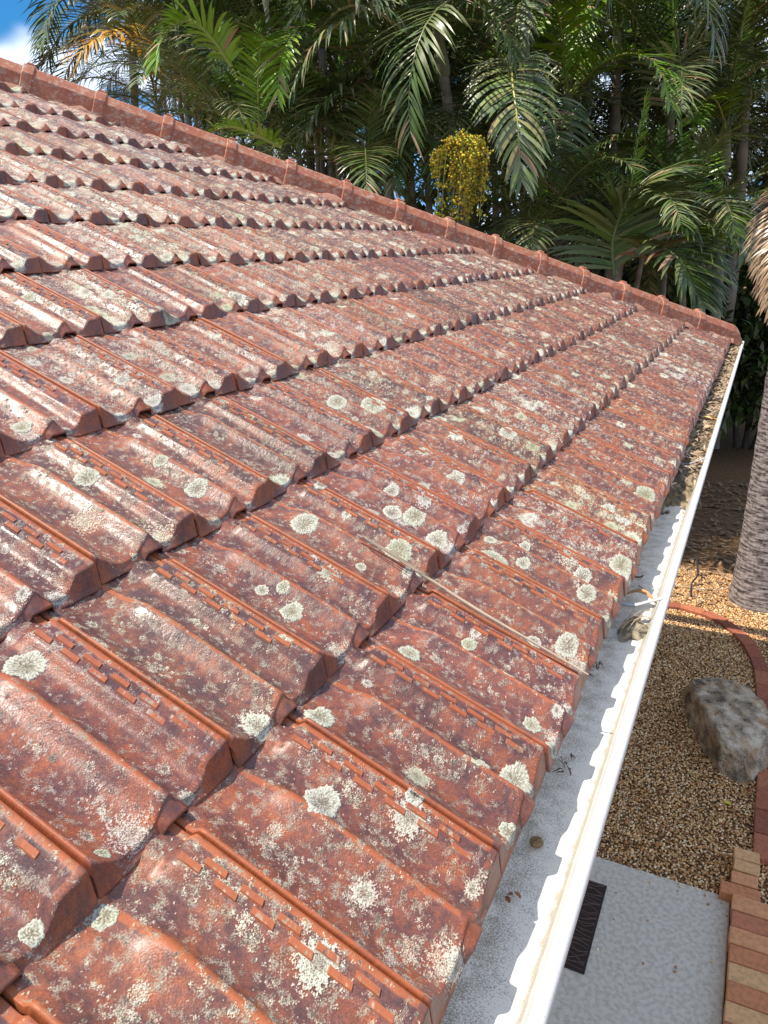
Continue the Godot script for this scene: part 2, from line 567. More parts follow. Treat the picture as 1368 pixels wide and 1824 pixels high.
func tile_jitter(j: int, k: int) -> Transform3D:
	var r := RandomNumberGenerator.new()
	r.seed = j * 977 + k * 31 + 5
	var bs := roof_basis() * Basis(Vector3.UP, r.randfn(0, 0.0015)) * Basis(Vector3.RIGHT, r.randfn(0, 0.003))
	var u0 := (2 * k + posmod(j, 2)) * 0.105
	return Transform3D(bs, rp(u0 + r.randfn(0, 0.0003), j * GAUGE + r.randfn(0, 0.0025), r.randfn(0, 0.0008)))

func build_house() -> void:
	var house := thing("house", Vector3.ZERO)
	tag(house, "house with lichen-spotted terracotta tile roof, hip caps and white eaves gutter", "house")
	# --- the sheet under the tiles, closed to a hipped roof
	var b := Build.new()
	var top_v := ROWS * GAUGE + 0.15
	var near := -3.0
	var d := -0.062
	var wall_x := -0.62
	b.quad(rp(near, -0.0, d), rp(HIP_U - 0.06, -0.0, d), rp(HIP_U - top_v * HIP_K - 0.06, top_v, d), rp(near, top_v, d))
	var r0 := rp(near, top_v, d)
	var r1 := rp(HIP_U - top_v * HIP_K - 0.06, top_v, d)
	var e1 := rp(HIP_U - 0.06, 0, d)
	var far_x := r0.x * 2.0
	b.quad(e1, Vector3(far_x, e1.y, e1.z), Vector3(far_x * 0.5, r1.y, r1.z), r1)
	b.quad(Vector3(far_x, r0.y - (r0.y - e1.y), near * -1.0), r0, r1, Vector3(far_x, e1.y, e1.z))
	var roof := part("roof", b.mesh(), plain(srgb(0.32, 0.29, 0.26), 0.8), house)
	# --- tiles, the near ones with all their detail
	for j in ROWS:
		var first := {0: -2, 1: -2, 2: -1, 3: 0, 4: 1, 5: 2, 6: 3, 7: 4, 8: 5, 9: 6, 10: 7, 11: 7, 12: 7}
		var k: int = first[j]
		while true:
			var u0 := (2 * k + j % 2) * 0.105
			var cut0 := HIP_U - j * GAUGE * HIP_K - u0 + 0.02
			if cut0 < 0.03: break
			var cut1 := cut0 - GAUGE * HIP_K
			var dist := rp(u0, j * GAUGE, 0).distance_to(cam_pos)
			var level := 0 if dist < 1.7 else (1 if dist < 3.0 else 2)
			var heavy := clampf(0.10 + (j - 1) * 0.14 + (0.20 if dist > 2.2 else 0.0), 0.10, 0.95)
			if dist > 4.0 and j < 6: heavy = 0.5
			var cell := rng.randi_range(24, 39 if j > 2 else 34) if rng.randf() < heavy and dist > 1.45 else rng.randi_range(0, 13 if dist < 1.5 else 23)
			var v := rng.randf_range(0.84, 1.08)
			var tint := Color(v, v * rng.randf_range(0.95, 1.05), v * rng.randf_range(0.94, 1.08))
			part("tile", tile_mesh(cell, level, cut0, cut1, tint), null, roof, tile_jitter(j, k))
			k += 1
	build_hip(roof)
	build_gutter(house)
	# --- fascia, soffit and wall under the eave
	b = Build.new()
	b.box(Transform3D(Basis(), Vector3(-0.060, EAVE - 0.15, -1.4)), Vector3(0.03, 0.20, 8.9), 0.003)
	part("fascia", b.mesh(), mats.white_paint, house)
	b = Build.new()
	b.box(Transform3D(Basis(), Vector3(-0.36, EAVE - 0.25, -1.4)), Vector3(0.56, 0.01, 8.8))
	part("soffit", b.mesh(), mats.white_paint, house)
	b = Build.new()
	b.box(Transform3D(Basis(), Vector3(wall_x - 0.12, (EAVE - 0.26) * 0.5, -1.2)), Vector3(0.22, EAVE - 0.26, 8.2))
	b.box(Transform3D(Basis(), Vector3(wall_x - 3.6, (EAVE - 0.26) * 0.5, -5.19)), Vector3(6.7, EAVE - 0.26, 0.22))
	part("wall", b.mesh(), triplanar(mats.render_wall, 0.7), house)

func build_hip(roof: Node) -> void:
	var a := rp(HIP_U, 0, 0)
	var e := rp(HIP_U - 3.0 * HIP_K, 3.0, 0)
	var along := (e - a).normalized()
	var across := along.cross(Vector3.UP).normalized()
	var up := across.cross(along).normalized()
	var bs := Basis(across, up, along)
	# cross-section of a cap: flat-topped, steep sides
	var sec := [[-0.092, -0.060], [-0.083, 0.022], [-0.081, 0.027], [-0.054, 0.064], [-0.049, 0.068], [-0.010, 0.076], [0.010, 0.076], [0.049, 0.068], [0.054, 0.064], [0.081, 0.027], [0.083, 0.022], [0.092, -0.060]]
	var made := []
	for variant in 4:
		var pts := PackedVector3Array()
		var uvs := PackedVector2Array()
		# from the lower end: plain barrel, then a raised collar over the joint at the upper end
		var st := [[0.0, 0.0, 0.004], [0.0, 1.0, 0.0], [0.02, 1.0, 0.0], [0.15, 1.0, 0.0], [0.296, 1.0, 0.0], [0.300, 1.0, 0.007], [0.306, 1.0, 0.010], [0.350, 1.0, 0.010], [0.356, 1.0, 0.007], [0.358, 0.86, -0.004]]
		for q in st:
			for s in sec:
				var p := Vector2(s[0], s[1])
				var o := Vector2(s[0] * 0.8, s[1] + 0.06).normalized()
				p = p * lerpf(0.86, 1.0, q[1]) + o * (q[2] as float)
				pts.push_back(Vector3(p.x, p.y + 0.002, q[0]))
				uvs.push_back(Vector2((variant * 0.25) + (s[0] + 0.13) * 0.8, q[0] * 1.4))
		var b := Build.new()
		b.grid(pts, sec.size(), st.size(), uvs)
		# the lug on top of the collar
		b.box(Transform3D(Basis(), Vector3(0, 0.089, 0.328)), Vector3(0.044, 0.018, 0.036), 0.006)
		made.push_back(b.mesh())
	for k in 17:
		var r := rng.randf()
		part("hip_cap", made[k % 4], mats.cap, roof, Transform3D(bs * Basis(Vector3.BACK, rng.randfn(0, 0.012)), a + along * (0.055 + k * 0.3455 - 0.0) + up * rng.randfn(0, 0.0015)))
	# the rounded starter at the corner
	var pts := PackedVector3Array()
	for q in 7:
		var t := q / 6.0
		var k := sin(t * PI / 2)
		for s in sec:
			pts.push_back(Vector3(s[0] * lerpf(0.62, 1.0, k), lerpf(-0.075, s[1], 0.12 + 0.88 * k), -0.11 + 0.17 * t))
	var b := Build.new()
	b.grid(pts, sec.size(), 7)
	part("hip_starter", b.mesh(), mats.cap, roof, Transform3D(bs, a + along * 0.01))
	# mortar bedding along both sides of the caps
	b = Build.new()
	var m := PackedVector3Array()
	var nz := noise(77, 4.0, 2)
	for q in 120:
		var z := q * 0.05
		var w := 0.088 + 0.009 * nz.get_noise_2d(z, 1.0)
		m.push_back(Vector3(-w - 0.01, -0.062, z)); m.push_back(Vector3(-w + 0.012, -0.008, z)); m.push_back(Vector3(w - 0.012, -0.008, z)); m.push_back(Vector3(w + 0.01, -0.062, z))
	b.grid(m, 4, 120)
	part("mortar_bedding", b.mesh(), mats.mortar, roof, Transform3D(bs, a + along * 0.06))

func build_gutter(house: Node) -> void:
	# quad gutter: back, floor, front wall with a rolled bead
	var prof := [[-0.042, -0.030], [-0.0415, -0.118], [-0.030, -0.124], [0.030, -0.121], [0.046, -0.119], [0.0515, -0.112], [0.058, -0.090], [0.0645, -0.066], [0.0665, -0.058], [0.0685, -0.0545], [0.073, -0.0520], [0.079, -0.0530], [0.0835, -0.0575], [0.0845, -0.0640], [0.0815, -0.0700], [0.0765, -0.0715], [0.073, -0.0700], [0.071, -0.080], [0.066, -0.100], [0.058, -0.122], [0.040, -0.128], [-0.036, -0.130], [-0.044, -0.124], [-0.044, -0.030]]
	var z_far := -5.895
	var zs := []
	for k in 75: zs.push_back(lerpf(2.6, z_far, k / 74.0))
	var pts := PackedVector3Array()
	var uvs := PackedVector2Array()
	var run := 0.0
	var runs := []
	for k in prof.size():
		if k > 0: run += Vector2(prof[k][0], prof[k][1]).distance_to(Vector2(prof[k - 1][0], prof[k - 1][1]))
		runs.push_back(run)
	for z in zs:
		for k in prof.size():
			var mit: float = prof[k][0] if z == zs[-1] else 0.0      # mitred at the corner
			pts.push_back(Vector3(prof[k][0], EAVE + prof[k][1], z - mit))
			uvs.push_back(Vector2(clampf(runs[k] / 0.30, 0, 1), -z / 1.0))
	var b := Build.new()
	b.grid(pts, prof.size(), zs.size(), uvs)
	# the run along the hip end
	pts = PackedVector3Array()
	uvs = PackedVector2Array()
	for q in 12:
		for k in prof.size():
			var x: float = lerpf(prof[k][0], -5.5, q / 11.0)
			pts.push_back(Vector3(x, EAVE + prof[k][1], z_far - prof[k][0]))
			uvs.push_back(Vector2(clampf(runs[k] / 0.30, 0, 1), -x / 1.0))
	b.grid(pts, prof.size(), 12, uvs)
	var g := part("gutter", b.mesh(), mats.gutter, house)
	# straps from the bead back under the tiles
	for q in [[1150, 1070], [1236, 820], [1284, 707]]:
		var p := px_y(q[0], q[1], EAVE - 0.065)
		var s := Build.new()
		var path := [[0.073, -0.0505], [0.060, -0.056], [0.040, -0.066], [0.018, -0.077], [0.008, -0.079], [-0.038, -0.078]]
		var sp := PackedVector3Array()
		for e in path:
			for w in [-0.0085, 0.0085]: sp.push_back(Vector3(e[0], EAVE + e[1], p.z + w + 0.002))
		s.grid(sp, 2, path.size())
		sp = PackedVector3Array()
		for e in path:
			for w in [-0.0085, 0.0085]: sp.push_back(Vector3(e[0], EAVE + e[1] - 0.0014, p.z + w + 0.002))
		s.grid(sp, 2, path.size())
		part("strap", s.mesh(), mats.strap, g)

# ------------------------------------------------------------------ other materials
func make_materials() -> void:
	mats.white_paint = plain(srgb(0.74, 0.74, 0.71), 0.45)
	mats.strap = plain(srgb(0.62, 0.66, 0.70), 0.35, 0.3)
	mats.mortar = plain(srgb(0.36, 0.19, 0.13), 0.95)
	# caps: same clay, less glaze, streaked
	var m := plain(Color.WHITE, 0.62)
	var im := mottled(41, 512, 0.012, [[0.0, c8(116, 72, 58)], [0.35, c8(148, 86, 62)], [0.6, c8(168, 98, 68)], [0.8, c8(178, 120, 88)], [1.0, c8(186, 154, 124)]], 0.5)
	for k in 500:
		var st := lichen_stamp(4 + k % 14, 900 + k % 40, [2, 1, 0, 2][k % 4]) if k < 60 else []
		if st.size(): for q in 14: im.blend_rect(st[0], Rect2i(0, 0, st[0].get_width(), st[0].get_width()), Vector2i(rng.randi() % 500, rng.randi() % 500))
	m.albedo_texture = tex(im)
	m.normal_enabled = true
	m.normal_texture = normal_from(im, 2.5)
	mats.cap = triplanar(m, 1.6)
	# gutter: white paint, black mould specks on the floor, a tide line of dirt in the front corner
	var w := 256
	var h := 1024
	var a := noise_bytes(51, 0.42, 3, w, h, true)
	var b := noise_bytes(52, 0.02, 3, w, h, true)
	var px := PackedInt32Array()
	px.resize(w * h)
	for y in h:
		for x in w:
			var k := y * w + x
			var run := x * 0.30 / w
			var patch := b[k] / 255.0
			var c := Color(0.85, 0.85, 0.835)
			var floor_part := smoothstep(0.090, 0.098, run) * smoothstep(0.186, 0.172, run)
			var g := a[k] / 255.0
			if floor_part > 0.0:
				var amount := floor_part * (0.22 + 0.48 * patch) * lerpf(1.25, 0.62, smoothstep(0.10, 0.165, run))
				if g < amount * 0.92: c = c.lerp(Color(0.42, 0.39, 0.35), clampf((amount * 0.92 - g) * 7.0, 0, 0.62))
			var tide := smoothstep(0.172, 0.179, run + (patch - 0.5) * 0.008) * smoothstep(0.192, 0.184, run + (patch - 0.5) * 0.008)
			c = c.lerp(Color(0.58, 0.54, 0.47), clampf(tide * (0.15 + g * 1.1), 0, 0.85))
			if run > 0.19 and g < 0.16: c = c.lerp(Color(0.66, 0.63, 0.58), 0.6)
			px[k] = int(c.r * 255) | (int(c.g * 255) << 8) | (int(c.b * 255) << 16) | (255 << 24)
	m = plain(Color.WHITE, 0.42)
	m.albedo_texture = tex(rgba_image(px, w, h))
	mats.gutter = m
	m = plain(Color.WHITE, 0.9)
	im = mottled(61, 512, 0.045, [[0.0, c8(122, 112, 94)], [0.28, c8(180, 172, 156)], [0.5, c8(212, 205, 190)], [0.7, c8(218, 211, 197)], [1.0, c8(230, 224, 210)]], 0.6)
	m.albedo_texture = tex(im)
	m.normal_enabled = true
	m.normal_texture = normal_from(im, 2.0)
	mats.concrete = triplanar(m, 1.1)
	mats.render_wall = plain(srgb(0.55, 0.50, 0.42), 0.9)
	m = plain(Color.WHITE, 0.95)
	im = mottled(63, 512, 0.03, [[0.0, c8(60, 44, 28)], [0.4, c8(104, 76, 46)], [0.7, c8(132, 98, 60)], [1.0, c8(164, 128, 84)]], 0.55)
	m.albedo_texture = tex(im)
	m.normal_enabled = true
	m.normal_texture = normal_from(im, 4.0)
	mats.soil = triplanar(m, 0.8)
	m = plain(Color.WHITE, 0.92)
	im = mottled(65, 512, 0.007, [[0.0, c8(52, 44, 40)], [0.30, c8(98, 84, 72)], [0.40, c8(160, 144, 122)], [0.55, c8(180, 164, 138)], [0.7, c8(200, 190, 174)], [1.0, c8(226, 218, 202)]], 0.35)
	m.albedo_texture = tex(im)
	m.normal_enabled = true
	m.normal_texture = normal_from(im, 5.0)
	m.vertex_color_use_as_albedo = true
	mats.rock = triplanar(m, 1.7)
	mats.brick = []
	for k in 4:
		m = plain(Color.WHITE, 0.88)
		var tone: Color = [c8(212, 150, 104), c8(198, 130, 88), c8(214, 166, 116), c8(188, 120, 86)][k]
		im = mottled(70 + k * 3, 256, 0.02, [[0.0, tone * 0.74], [0.45, tone], [1.0, tone * 1.12]], 0.5)
		m.albedo_texture = tex(im)
		m.normal_enabled = true
		m.normal_texture = normal_from(im, 2.0)
		mats.brick.push_back(triplanar(m, 4.3))
	mats.red_brick = []
	for k in 3:
		m = plain(Color.WHITE, 0.9)
		var tone: Color = [c8(160, 94, 68), c8(146, 84, 62), c8(172, 106, 76)][k]
		im = mottled(90 + k * 3, 256, 0.02, [[0.0, tone * 0.7], [0.5, tone], [1.0, tone * 1.15]], 0.5)
		m.albedo_texture = tex(im)
		mats.red_brick.push_back(triplanar(m, 4.3))
	mats.paint = coloured(0.85)
	mats.leaf = coloured(0.33)
	mats.leaf.backlight = Color(0.66, 0.70, 0.30)
	mats.leaf.metallic_specular = 0.45
	mats.dry = coloured(0.75)
	mats.dry.backlight = Color(0.25, 0.22, 0.15)
	mats.trunk = coloured(0.85)
	# bark of the thick palm
	m = plain(Color.WHITE, 0.95)
	w = 512
	h = 512
	a = noise_bytes(95, 0.03, 4, w, h, true)
	b = noise_bytes(96, 0.12, 3, w, h, true)
	var lut := ramp([[0.0, c8(58, 50, 48)], [0.33, c8(112, 102, 100)], [0.6, c8(150, 140, 137)], [1.0, c8(180, 172, 166)]])
	px = PackedInt32Array()
	px.resize(w * h)
	for y in h:
		for x in w:
			var k := y * w + x
			var ring := absf(fposmod(y + (a[k] - 128) * 0.03, 32.0) - 16.0) / 16.0
			var val := a[((y * 3) % h) * w + (x >> 1)] * 0.6 + b[((y * 2) % h) * w + (x >> 1)] * 0.2 + a[y * w + ((x * 2) % w)] * 0.2
			val = (val - 128.0) * 1.7 + 138.0 - (46.0 if ring > 0.80 else 0.0)
			px[k] = lut[clampi(int(val), 0, 255)]
	im = rgba_image(px, w, h)
	m.albedo_texture = tex(im)
	m.normal_enabled = true
	m.normal_texture = normal_from(im, 1.8)
	m.uv1_scale = Vector3(1, 0.55, 1)
	mats.bark = m

# ------------------------------------------------------------------ lichen rosettes with a thickness of their own
func build_lichens() -> void:
	# where they sit in the photograph (x, y, radius in its pixels)
	var spots := [[50, 1172, 47], [582, 1420, 45], [578, 1268, 34], [196, 1612, 30], [925, 1384, 33], [866, 1362, 19], [915, 1476, 20], [738, 1424, 22], [523, 1080, 25], [952, 1282, 18], [994, 1330, 18], [698, 866, 15], [712, 978, 24], [700, 905, 17], [738, 918, 20], [780, 955, 19], [884, 984, 24], [936, 996, 13], [1040, 1022, 14], [1046, 1056, 14], [1112, 926, 30], [1106, 1004, 17], [158, 846, 27], [350, 866, 22], [40, 752, 22], [665, 905, 13], [664, 720, 20], [905, 1200, 14], [840, 1138, 16], [648, 1000, 11], [545, 925, 26], [60, 1650, 26], [192, 1524, 17], [940, 965, 10], [880, 950, 12], [1085, 905, 13], [1150, 880, 14], [815, 850, 16], [905, 770, 12], [570, 862, 14], [470, 1040, 14], [286, 818, 15], [50, 520, 14], [300, 560, 20], [600, 712, 16], [420, 530, 16], [850, 1362, 14], [1015, 1150, 20], [960, 1135, 15], [735, 1150, 22], [505, 1044, 13], [760, 860, 12]]
	var big := {0: "wide grey-green lichen rosette with darker middle on tile beside its raised dashes", 1: "round frilled cream lichen rosette with brown-grey middle, below the long dark course joint", 4: "thick cream lichen folded over the tile edge above the gutter"}
	for k in spots.size():
		var q: Array = spots[k]
		var at := px_roof(q[0], q[1], -0.014)
		var edge := px_roof(q[0] + q[2], q[1], -0.014)
		var rad := minf(at.distance_to(edge) * 0.95, 0.036)
		rad = maxf(rad, 0.008)
		var j := int(floor((at.y + 0.012) / GAUGE))
		if j < 0: j = 0
		var col := int(floor((at.x - posmod(j, 2) * 0.105) / TILE_W))
		var xf := tile_jitter(j, col)
		var cu := (at.x - (2 * col + posmod(j, 2)) * 0.105) * 1000.0
		var ct := at.y - j * GAUGE + 0.027
		var nz := noise(400 + k, 0.8, 3)
		var segs := 96 if rad > 0.02 else 48
		var rings := [0.0, 0.10, 0.2, 0.3, 0.4, 0.5, 0.6, 0.7, 0.78, 0.86, 0.93, 1.0, 1.03]
		var pts := PackedVector3Array()
		var cols := PackedColorArray()
		var aspect := rng.randf_range(0.8, 1.0)
		var green := rng.randf_range(0.0, 1.0)
		for r in rings.size():
			for s in segs + 1:
				var a := TAU * (s % segs) / segs
				if s == segs: pts.push_back(pts[r * (segs + 1)]); cols.push_back(cols[r * (segs + 1)]); continue
				var frill := 0.88 + 0.12 * nz.get_noise_2d(cos(a) * 1.2, sin(a) * 1.2) + 0.10 * nz.get_noise_2d(cos(a) * 6.0, sin(a) * 6.0 + 5.0) + rng.randf_range(-0.035, 0.035)
				var rr: float = rad * rings[r] * lerpf(1.0, frill, rings[r])
				var uu: float = cu + cos(a) * rr * 1000.0
				var tt: float = maxf(ct + sin(a) * rr * aspect, 0.001)
				var sk := skin(uu, tt) if uu > 0.0 and uu < 210.0 else skin(clampf(fposmod(uu, 210.0), 3.0, 207.0), tt)
				var hgt: float = [0.0016, 0.0015, 0.0014, 0.0015, 0.0017, 0.0020, 0.0023, 0.0025, 0.0026, 0.0025, 0.0022, 0.0014, -0.0006][r] * clampf(rad / 0.02, 0.55, 1.0)
				var g := nz.get_noise_2d(uu * 0.42, tt * 420.0)
				hgt = hgt * 0.55 + g * 0.0007
				var nrm := (skin(clampf(uu, 3, 207), tt + 0.002) - skin(clampf(uu, 3, 207), maxf(tt - 0.002, 0.0)))
				nrm = Vector2(-nrm.y, nrm.x).normalized()
				pts.push_back(tile_local(uu * 0.001, sk.x + nrm.x * hgt, sk.y + nrm.y * hgt))
				var rim := Color(0.45, 0.45, 0.385).lerp(Color(0.38, 0.39, 0.30), green)
				var core := Color(0.17, 0.14, 0.11).lerp(Color(0.24, 0.22, 0.14), green)
				var c := core.lerp(rim, clampf(rings[r] * 1.7 - 0.42 + g * 1.2, 0, 1)) * (1.0 + g * 0.5 + rng.randf_range(-0.10, 0.10))
				cols.push_back(Color(c.r, c.g, c.b))
		var b := Build.new()
		b.grid(pts, segs + 1, rings.size(), PackedVector2Array(), Color.WHITE, cols)
		var o := part("lichen_rosette", b.mesh(), mats.paint, null, xf)
		if big.has(k): tag(o, big[k], "lichen", "lichen rosettes growing on the tiles")
		else:
			var size: String = "large" if rad > 0.026 else ("medium" if rad > 0.017 else "small")
			tag(o, "%s pale grey-green lichen rosette on the %s tile course above the gutter" % [size, ["first", "second", "third", "fourth", "fifth", "sixth", "seventh", "eighth"][clampi(j, 0, 7)]], "lichen", "lichen rosettes growing on the tiles")

# ------------------------------------------------------------------ things on the roof and in the gutter
func curve(points: Array, n: int) -> PackedVector3Array:
	var out := PackedVector3Array()
	var last := points.size() - 1
	for k in n:
		var t := float(k) / (n - 1) * last
		var i := mini(int(t), last - 1)
		var f := t - i
		var p0: Vector3 = points[maxi(i - 1, 0)]
		var p1: Vector3 = points[i]
		var p2: Vector3 = points[i + 1]
		var p3: Vector3 = points[mini(i + 2, last)]
		out.push_back(p1.cubic_interpolate(p2, p0, p3, f))
	return out

func taper(n: int, r0: float, r1: float) -> PackedFloat32Array:
	var out := PackedFloat32Array()
	for k in n: out.push_back(lerpf(r0, r1, float(k) / maxf(1, n - 1)))
	return out

func leaf_shape(length: float, width: float, curl: float, color: Color) -> ArrayMesh:
	var b := Build.new()
	var pts := PackedVector3Array()
	for k in 7:
		var t := k / 6.0
		var w := width * 0.5 * sin(pow(t, 0.8) * PI) + 0.0004
		for s in [-1.0, 0.0, 1.0]:
			pts.push_back(Vector3(s * w, curl * (0.25 * s * s * width + sin(t * PI) * length * 0.25), (t - 0.5) * length))
	b.grid(pts, 3, 7, PackedVector2Array(), color)
	return b.mesh()

func build_gutter_litter() -> void:
	# stick: a fallen dry palm midrib lying down the roof
	var o := thing("dry_frond_stem")
	var path := []
	for q in [[636, 952, 0.004], [690, 982, 0.007], [770, 1035, 0.006], [860, 1092, 0.008], [960, 1150, 0.007], [1048, 1202, 0.006]]:
		var a := px_roof(q[0], q[1], q[2])
		path.push_back(rp(a.x, a.y, q[2]))
	var b := Build.new()
	var c := curve(path, 24)
	var rad := PackedFloat32Array()
	var cols := PackedColorArray()
	for k in 24:
		rad.push_back(0.0021 * sin(PI * (0.06 + 0.88 * pow(k / 23.0, 0.8))) + 0.0009)
		cols.push_back(Color(0.32, 0.26, 0.20).lerp(Color(0.52, 0.41, 0.28), rng.randf() * 0.4 + k / 40.0))
	b.tube(c, rad, 6, Color.WHITE, cols)
	part("stem", b.mesh(), mats.paint, o)
	b = Build.new()
	for w in 3:
		var pp := []
		for q in [[640 + w * 6, 950 + w * 5, 0.010], [700 + w * 14, 985 + w * 12, 0.012], [760 + w * 20, 1022 + w * 16, 0.008]]:
			var a := px_roof(q[0], q[1], q[2])
			pp.push_back(rp(a.x, a.y + 0.004 * (w - 1), q[2]))
		b.tube(curve(pp, 9), taper(9, 0.0009, 0.0005), 4, Color(0.30, 0.24, 0.18))
	part("fibre", b.mesh(), mats.paint, o)
	tag(o, "long dry brown palm frond stem lying down the roof to the gutter", "stem")
	# soil silted up in the far half of the gutter
	b = Build.new()
	var pts := PackedVector3Array()
	cols = PackedColorArray()
	var nz := noise(501, 9.0, 3)
	var nz2 := noise(502, 40.0, 2)
	for k in 180:
		var z := lerpf(-1.86, -5.86, k / 179.0)
		var rise := smoothstep(0.0, 0.10, k / 179.0)
		for q in 12:
			var x := lerpf(-0.040, 0.061, q / 11.0)
			var y := -0.124 + rise * (0.030 - 0.08 * (x - 0.0) * 0.25) + 0.008 * nz.get_noise_2d(x * 3.0, z) + 0.005 * nz2.get_noise_2d(x, z)
			pts.push_back(Vector3(x, EAVE + y, z + 0.03 * nz.get_noise_1d(x * 6.0) * (1.0 if k == 0 else 0.0)))
			var t := clampf(0.5 + nz.get_noise_2d(z * 2.0, x * 8.0 + 3.0) + 0.6 * nz2.get_noise_2d(z, x + 1.0), 0, 1)
			cols.push_back(Color(0.05, 0.045, 0.022).lerp(Color(0.30, 0.22, 0.14), t))
	b.grid(pts, 12, 180, PackedVector2Array(), Color.WHITE, cols)
	tag(part("silt", b.mesh(), mats.paint), "brown silt and moss banked up in the far gutter", "soil")
	# litter lying on it
	var kinds := [leaf_shape(0.05, 0.012, 0.5, Color(0.33, 0.24, 0.15)), leaf_shape(0.075, 0.006, 0.3, Color(0.46, 0.38, 0.27)), leaf_shape(0.035, 0.016, 0.8, Color(0.26, 0.17, 0.10))]
	for kd in 3:
		var mm := MultiMesh.new()
		mm.transform_format = MultiMesh.TRANSFORM_3D
		mm.mesh = kinds[kd]
		var n: int = [420, 420, 300][kd]
		mm.instance_count = n
		for k in n:
			var t := pow(rng.randf(), 0.62)
			var z := lerpf(-1.95, -5.84, t)
			var x := rng.randf_range(-0.03, 0.056)
			var bs := Basis(Vector3.UP, rng.randf() * TAU) * Basis(Vector3.RIGHT, rng.randfn(0, 0.3)) * Basis(Vector3.BACK, rng.randf() * TAU if rng.randf() < 0.3 else rng.randfn(0, 0.4))
			mm.set_instance_transform(k, Transform3D(bs.scaled(Vector3.ONE * rng.randf_range(0.5, 1.15)), Vector3(x, EAVE - 0.088 + 0.012 * t + rng.randf() * 0.012, z)))
		var mi := MultiMeshInstance3D.new()
		mi.multimesh = mm
		mi.name = numbered("leaf_litter")
		mi.material_override = mats.dry
		add_child(mi)
		tag(mi, ["curled tan leaf scraps strewn over the silt in the gutter", "thin straw-coloured leaf strips strewn over the silt in the gutter", "small dark brown leaf crumbs strewn over the silt in the gutter"][kd], "litter", "", "stuff")
	# single leaves one can tell apart
	for q in [[1258, 745, 0.050, Color(0.55, 0.40, 0.16), "pale yellow dry leaf curled on the silt in the gutter"], [1272, 748, 0.040, Color(0.50, 0.20, 0.04), "orange dry leaf lying beside the pale yellow leaf in the gutter"], [1262, 762, 0.055, Color(0.55, 0.38, 0.22), "broad tan dry leaf lying flat on the silt in the gutter"]]:
		var p := px_y(q[0], q[1], EAVE - 0.076)
		tag(part("dry_leaf", leaf_shape(q[2], q[2] * 0.5, 0.5, q[3]), mats.dry, null, Transform3D(Basis(Vector3.UP, rng.randf() * TAU), p)), q[4], "leaf")
	var lp := px_y(1142, 1068, EAVE - 0.105)
	tag(part("dry_leaf", leaf_shape(0.075, 0.024, 0.9, Color(0.48, 0.27, 0.12)), mats.dry, null, Transform3D(Basis(Vector3.UP, 1.25), lp)), "rolled orange-brown dry leaf tucked behind the near gutter strap", "leaf")
	# clod of dirt with dry stems below the near strap
	o = thing("dirt_clod", px_y(1130, 1122, EAVE - 0.118))
	b = Build.new()
	pts = PackedVector3Array()
	cols = PackedColorArray()
	var nz3 := noise(511, 60.0, 3)
	for r in 9:
		for s in 25:
			var a := TAU * (s % 24) / 24.0
			var t := r / 8.0
			var rr := 0.040 * t * (1.0 + 0.22 * sin(a * 3.0 + 1.0) + 0.12 * sin(a * 7.0))
			var p := Vector3(cos(a) * rr * 0.80, 0, sin(a) * rr * 1.35)
			p.y = 0.017 * (1.0 - t * t) + 0.004 * nz3.get_noise_2d(p.x, p.z)
			pts.push_back(p)
			var g := 0.5 + nz3.get_noise_2d(p.x + 4.0, p.z)
			cols.push_back(Color(0.07, 0.06, 0.04).lerp(Color(0.34, 0.30, 0.22), clampf(g, 0, 1)))
	b.grid(pts, 25, 9, PackedVector2Array(), Color.WHITE, cols)
	part("soil", b.mesh(), mats.paint, o)
	for k in 9:
		b = Build.new()
		var st := Vector3(rng.randf_range(-0.03, 0.01), 0.012, rng.randf_range(-0.02, 0.035))
		var en := st + Vector3(rng.randf_range(0.02, 0.05), rng.randf_range(0.01, 0.03), rng.randf_range(-0.06, 0.01))
		var mid := (st + en) * 0.5 + Vector3(0, rng.randf_range(0.004, 0.016), rng.randf_range(-0.01, 0.01))
		b.tube(curve([st, mid, en], 9), taper(9, 0.0016, 0.0006), 5, Color(0.40, 0.32, 0.22))
		part("dry_stem", b.mesh(), mats.paint, o)
	tag(o, "clod of grey-brown dirt and dry stems caught beside the near gutter strap", "dirt")
	# a dark curled twig under the tile edge
	b = Build.new()
	var tw := []
	for k in 9:
		var a := k * 0.62
		tw.push_back(Vector3(cos(a) * 0.016, 0.004 + 0.002 * k, sin(a) * 0.026))
	b.tube(curve(tw, 30), taper(30, 0.0026, 0.0012), 5, Color(0.06, 0.04, 0.03))
	tag(part("curled_twig", b.mesh(), mats.paint, null, Transform3D(Basis(), px_y(1133, 1026, EAVE - 0.121))), "dark curled twig lying on the pale gutter floor", "twig")
	b = Build.new()
	b.tube(curve([px_y(1138, 1043, EAVE - 0.118), px_y(1148, 1050, EAVE - 0.116), px_y(1158, 1057, EAVE - 0.119)], 6), taper(6, 0.0014, 0.0008), 5, Color(0.05, 0.035, 0.03))
	tag(part("straight_twig", b.mesh(), mats.paint), "thin straight dark twig on the pale gutter floor", "twig")
	# snail shell
	o = thing("snail_shell", px_y(957, 1500, EAVE - 0.112))
	b = Build.new()
	var sp := PackedVector3Array()
	var sr := PackedFloat32Array()
	cols = PackedColorArray()
	for k in 60:
		var t := k / 59.0
		var a := t * TAU * 2.6
		sp.push_back(Vector3(cos(a) * 0.0055 * t, 0.007 * (1.0 - t) - 0.001, sin(a) * 0.0055 * t))
		sr.push_back(0.0010 + 0.0052 * t)
		cols.push_back(Color(0.10, 0.07, 0.03).lerp(Color(0.26, 0.17, 0.07), fposmod(t * 9.0, 1.0)))
	b.tube(sp, sr, 9, Color.WHITE, cols)
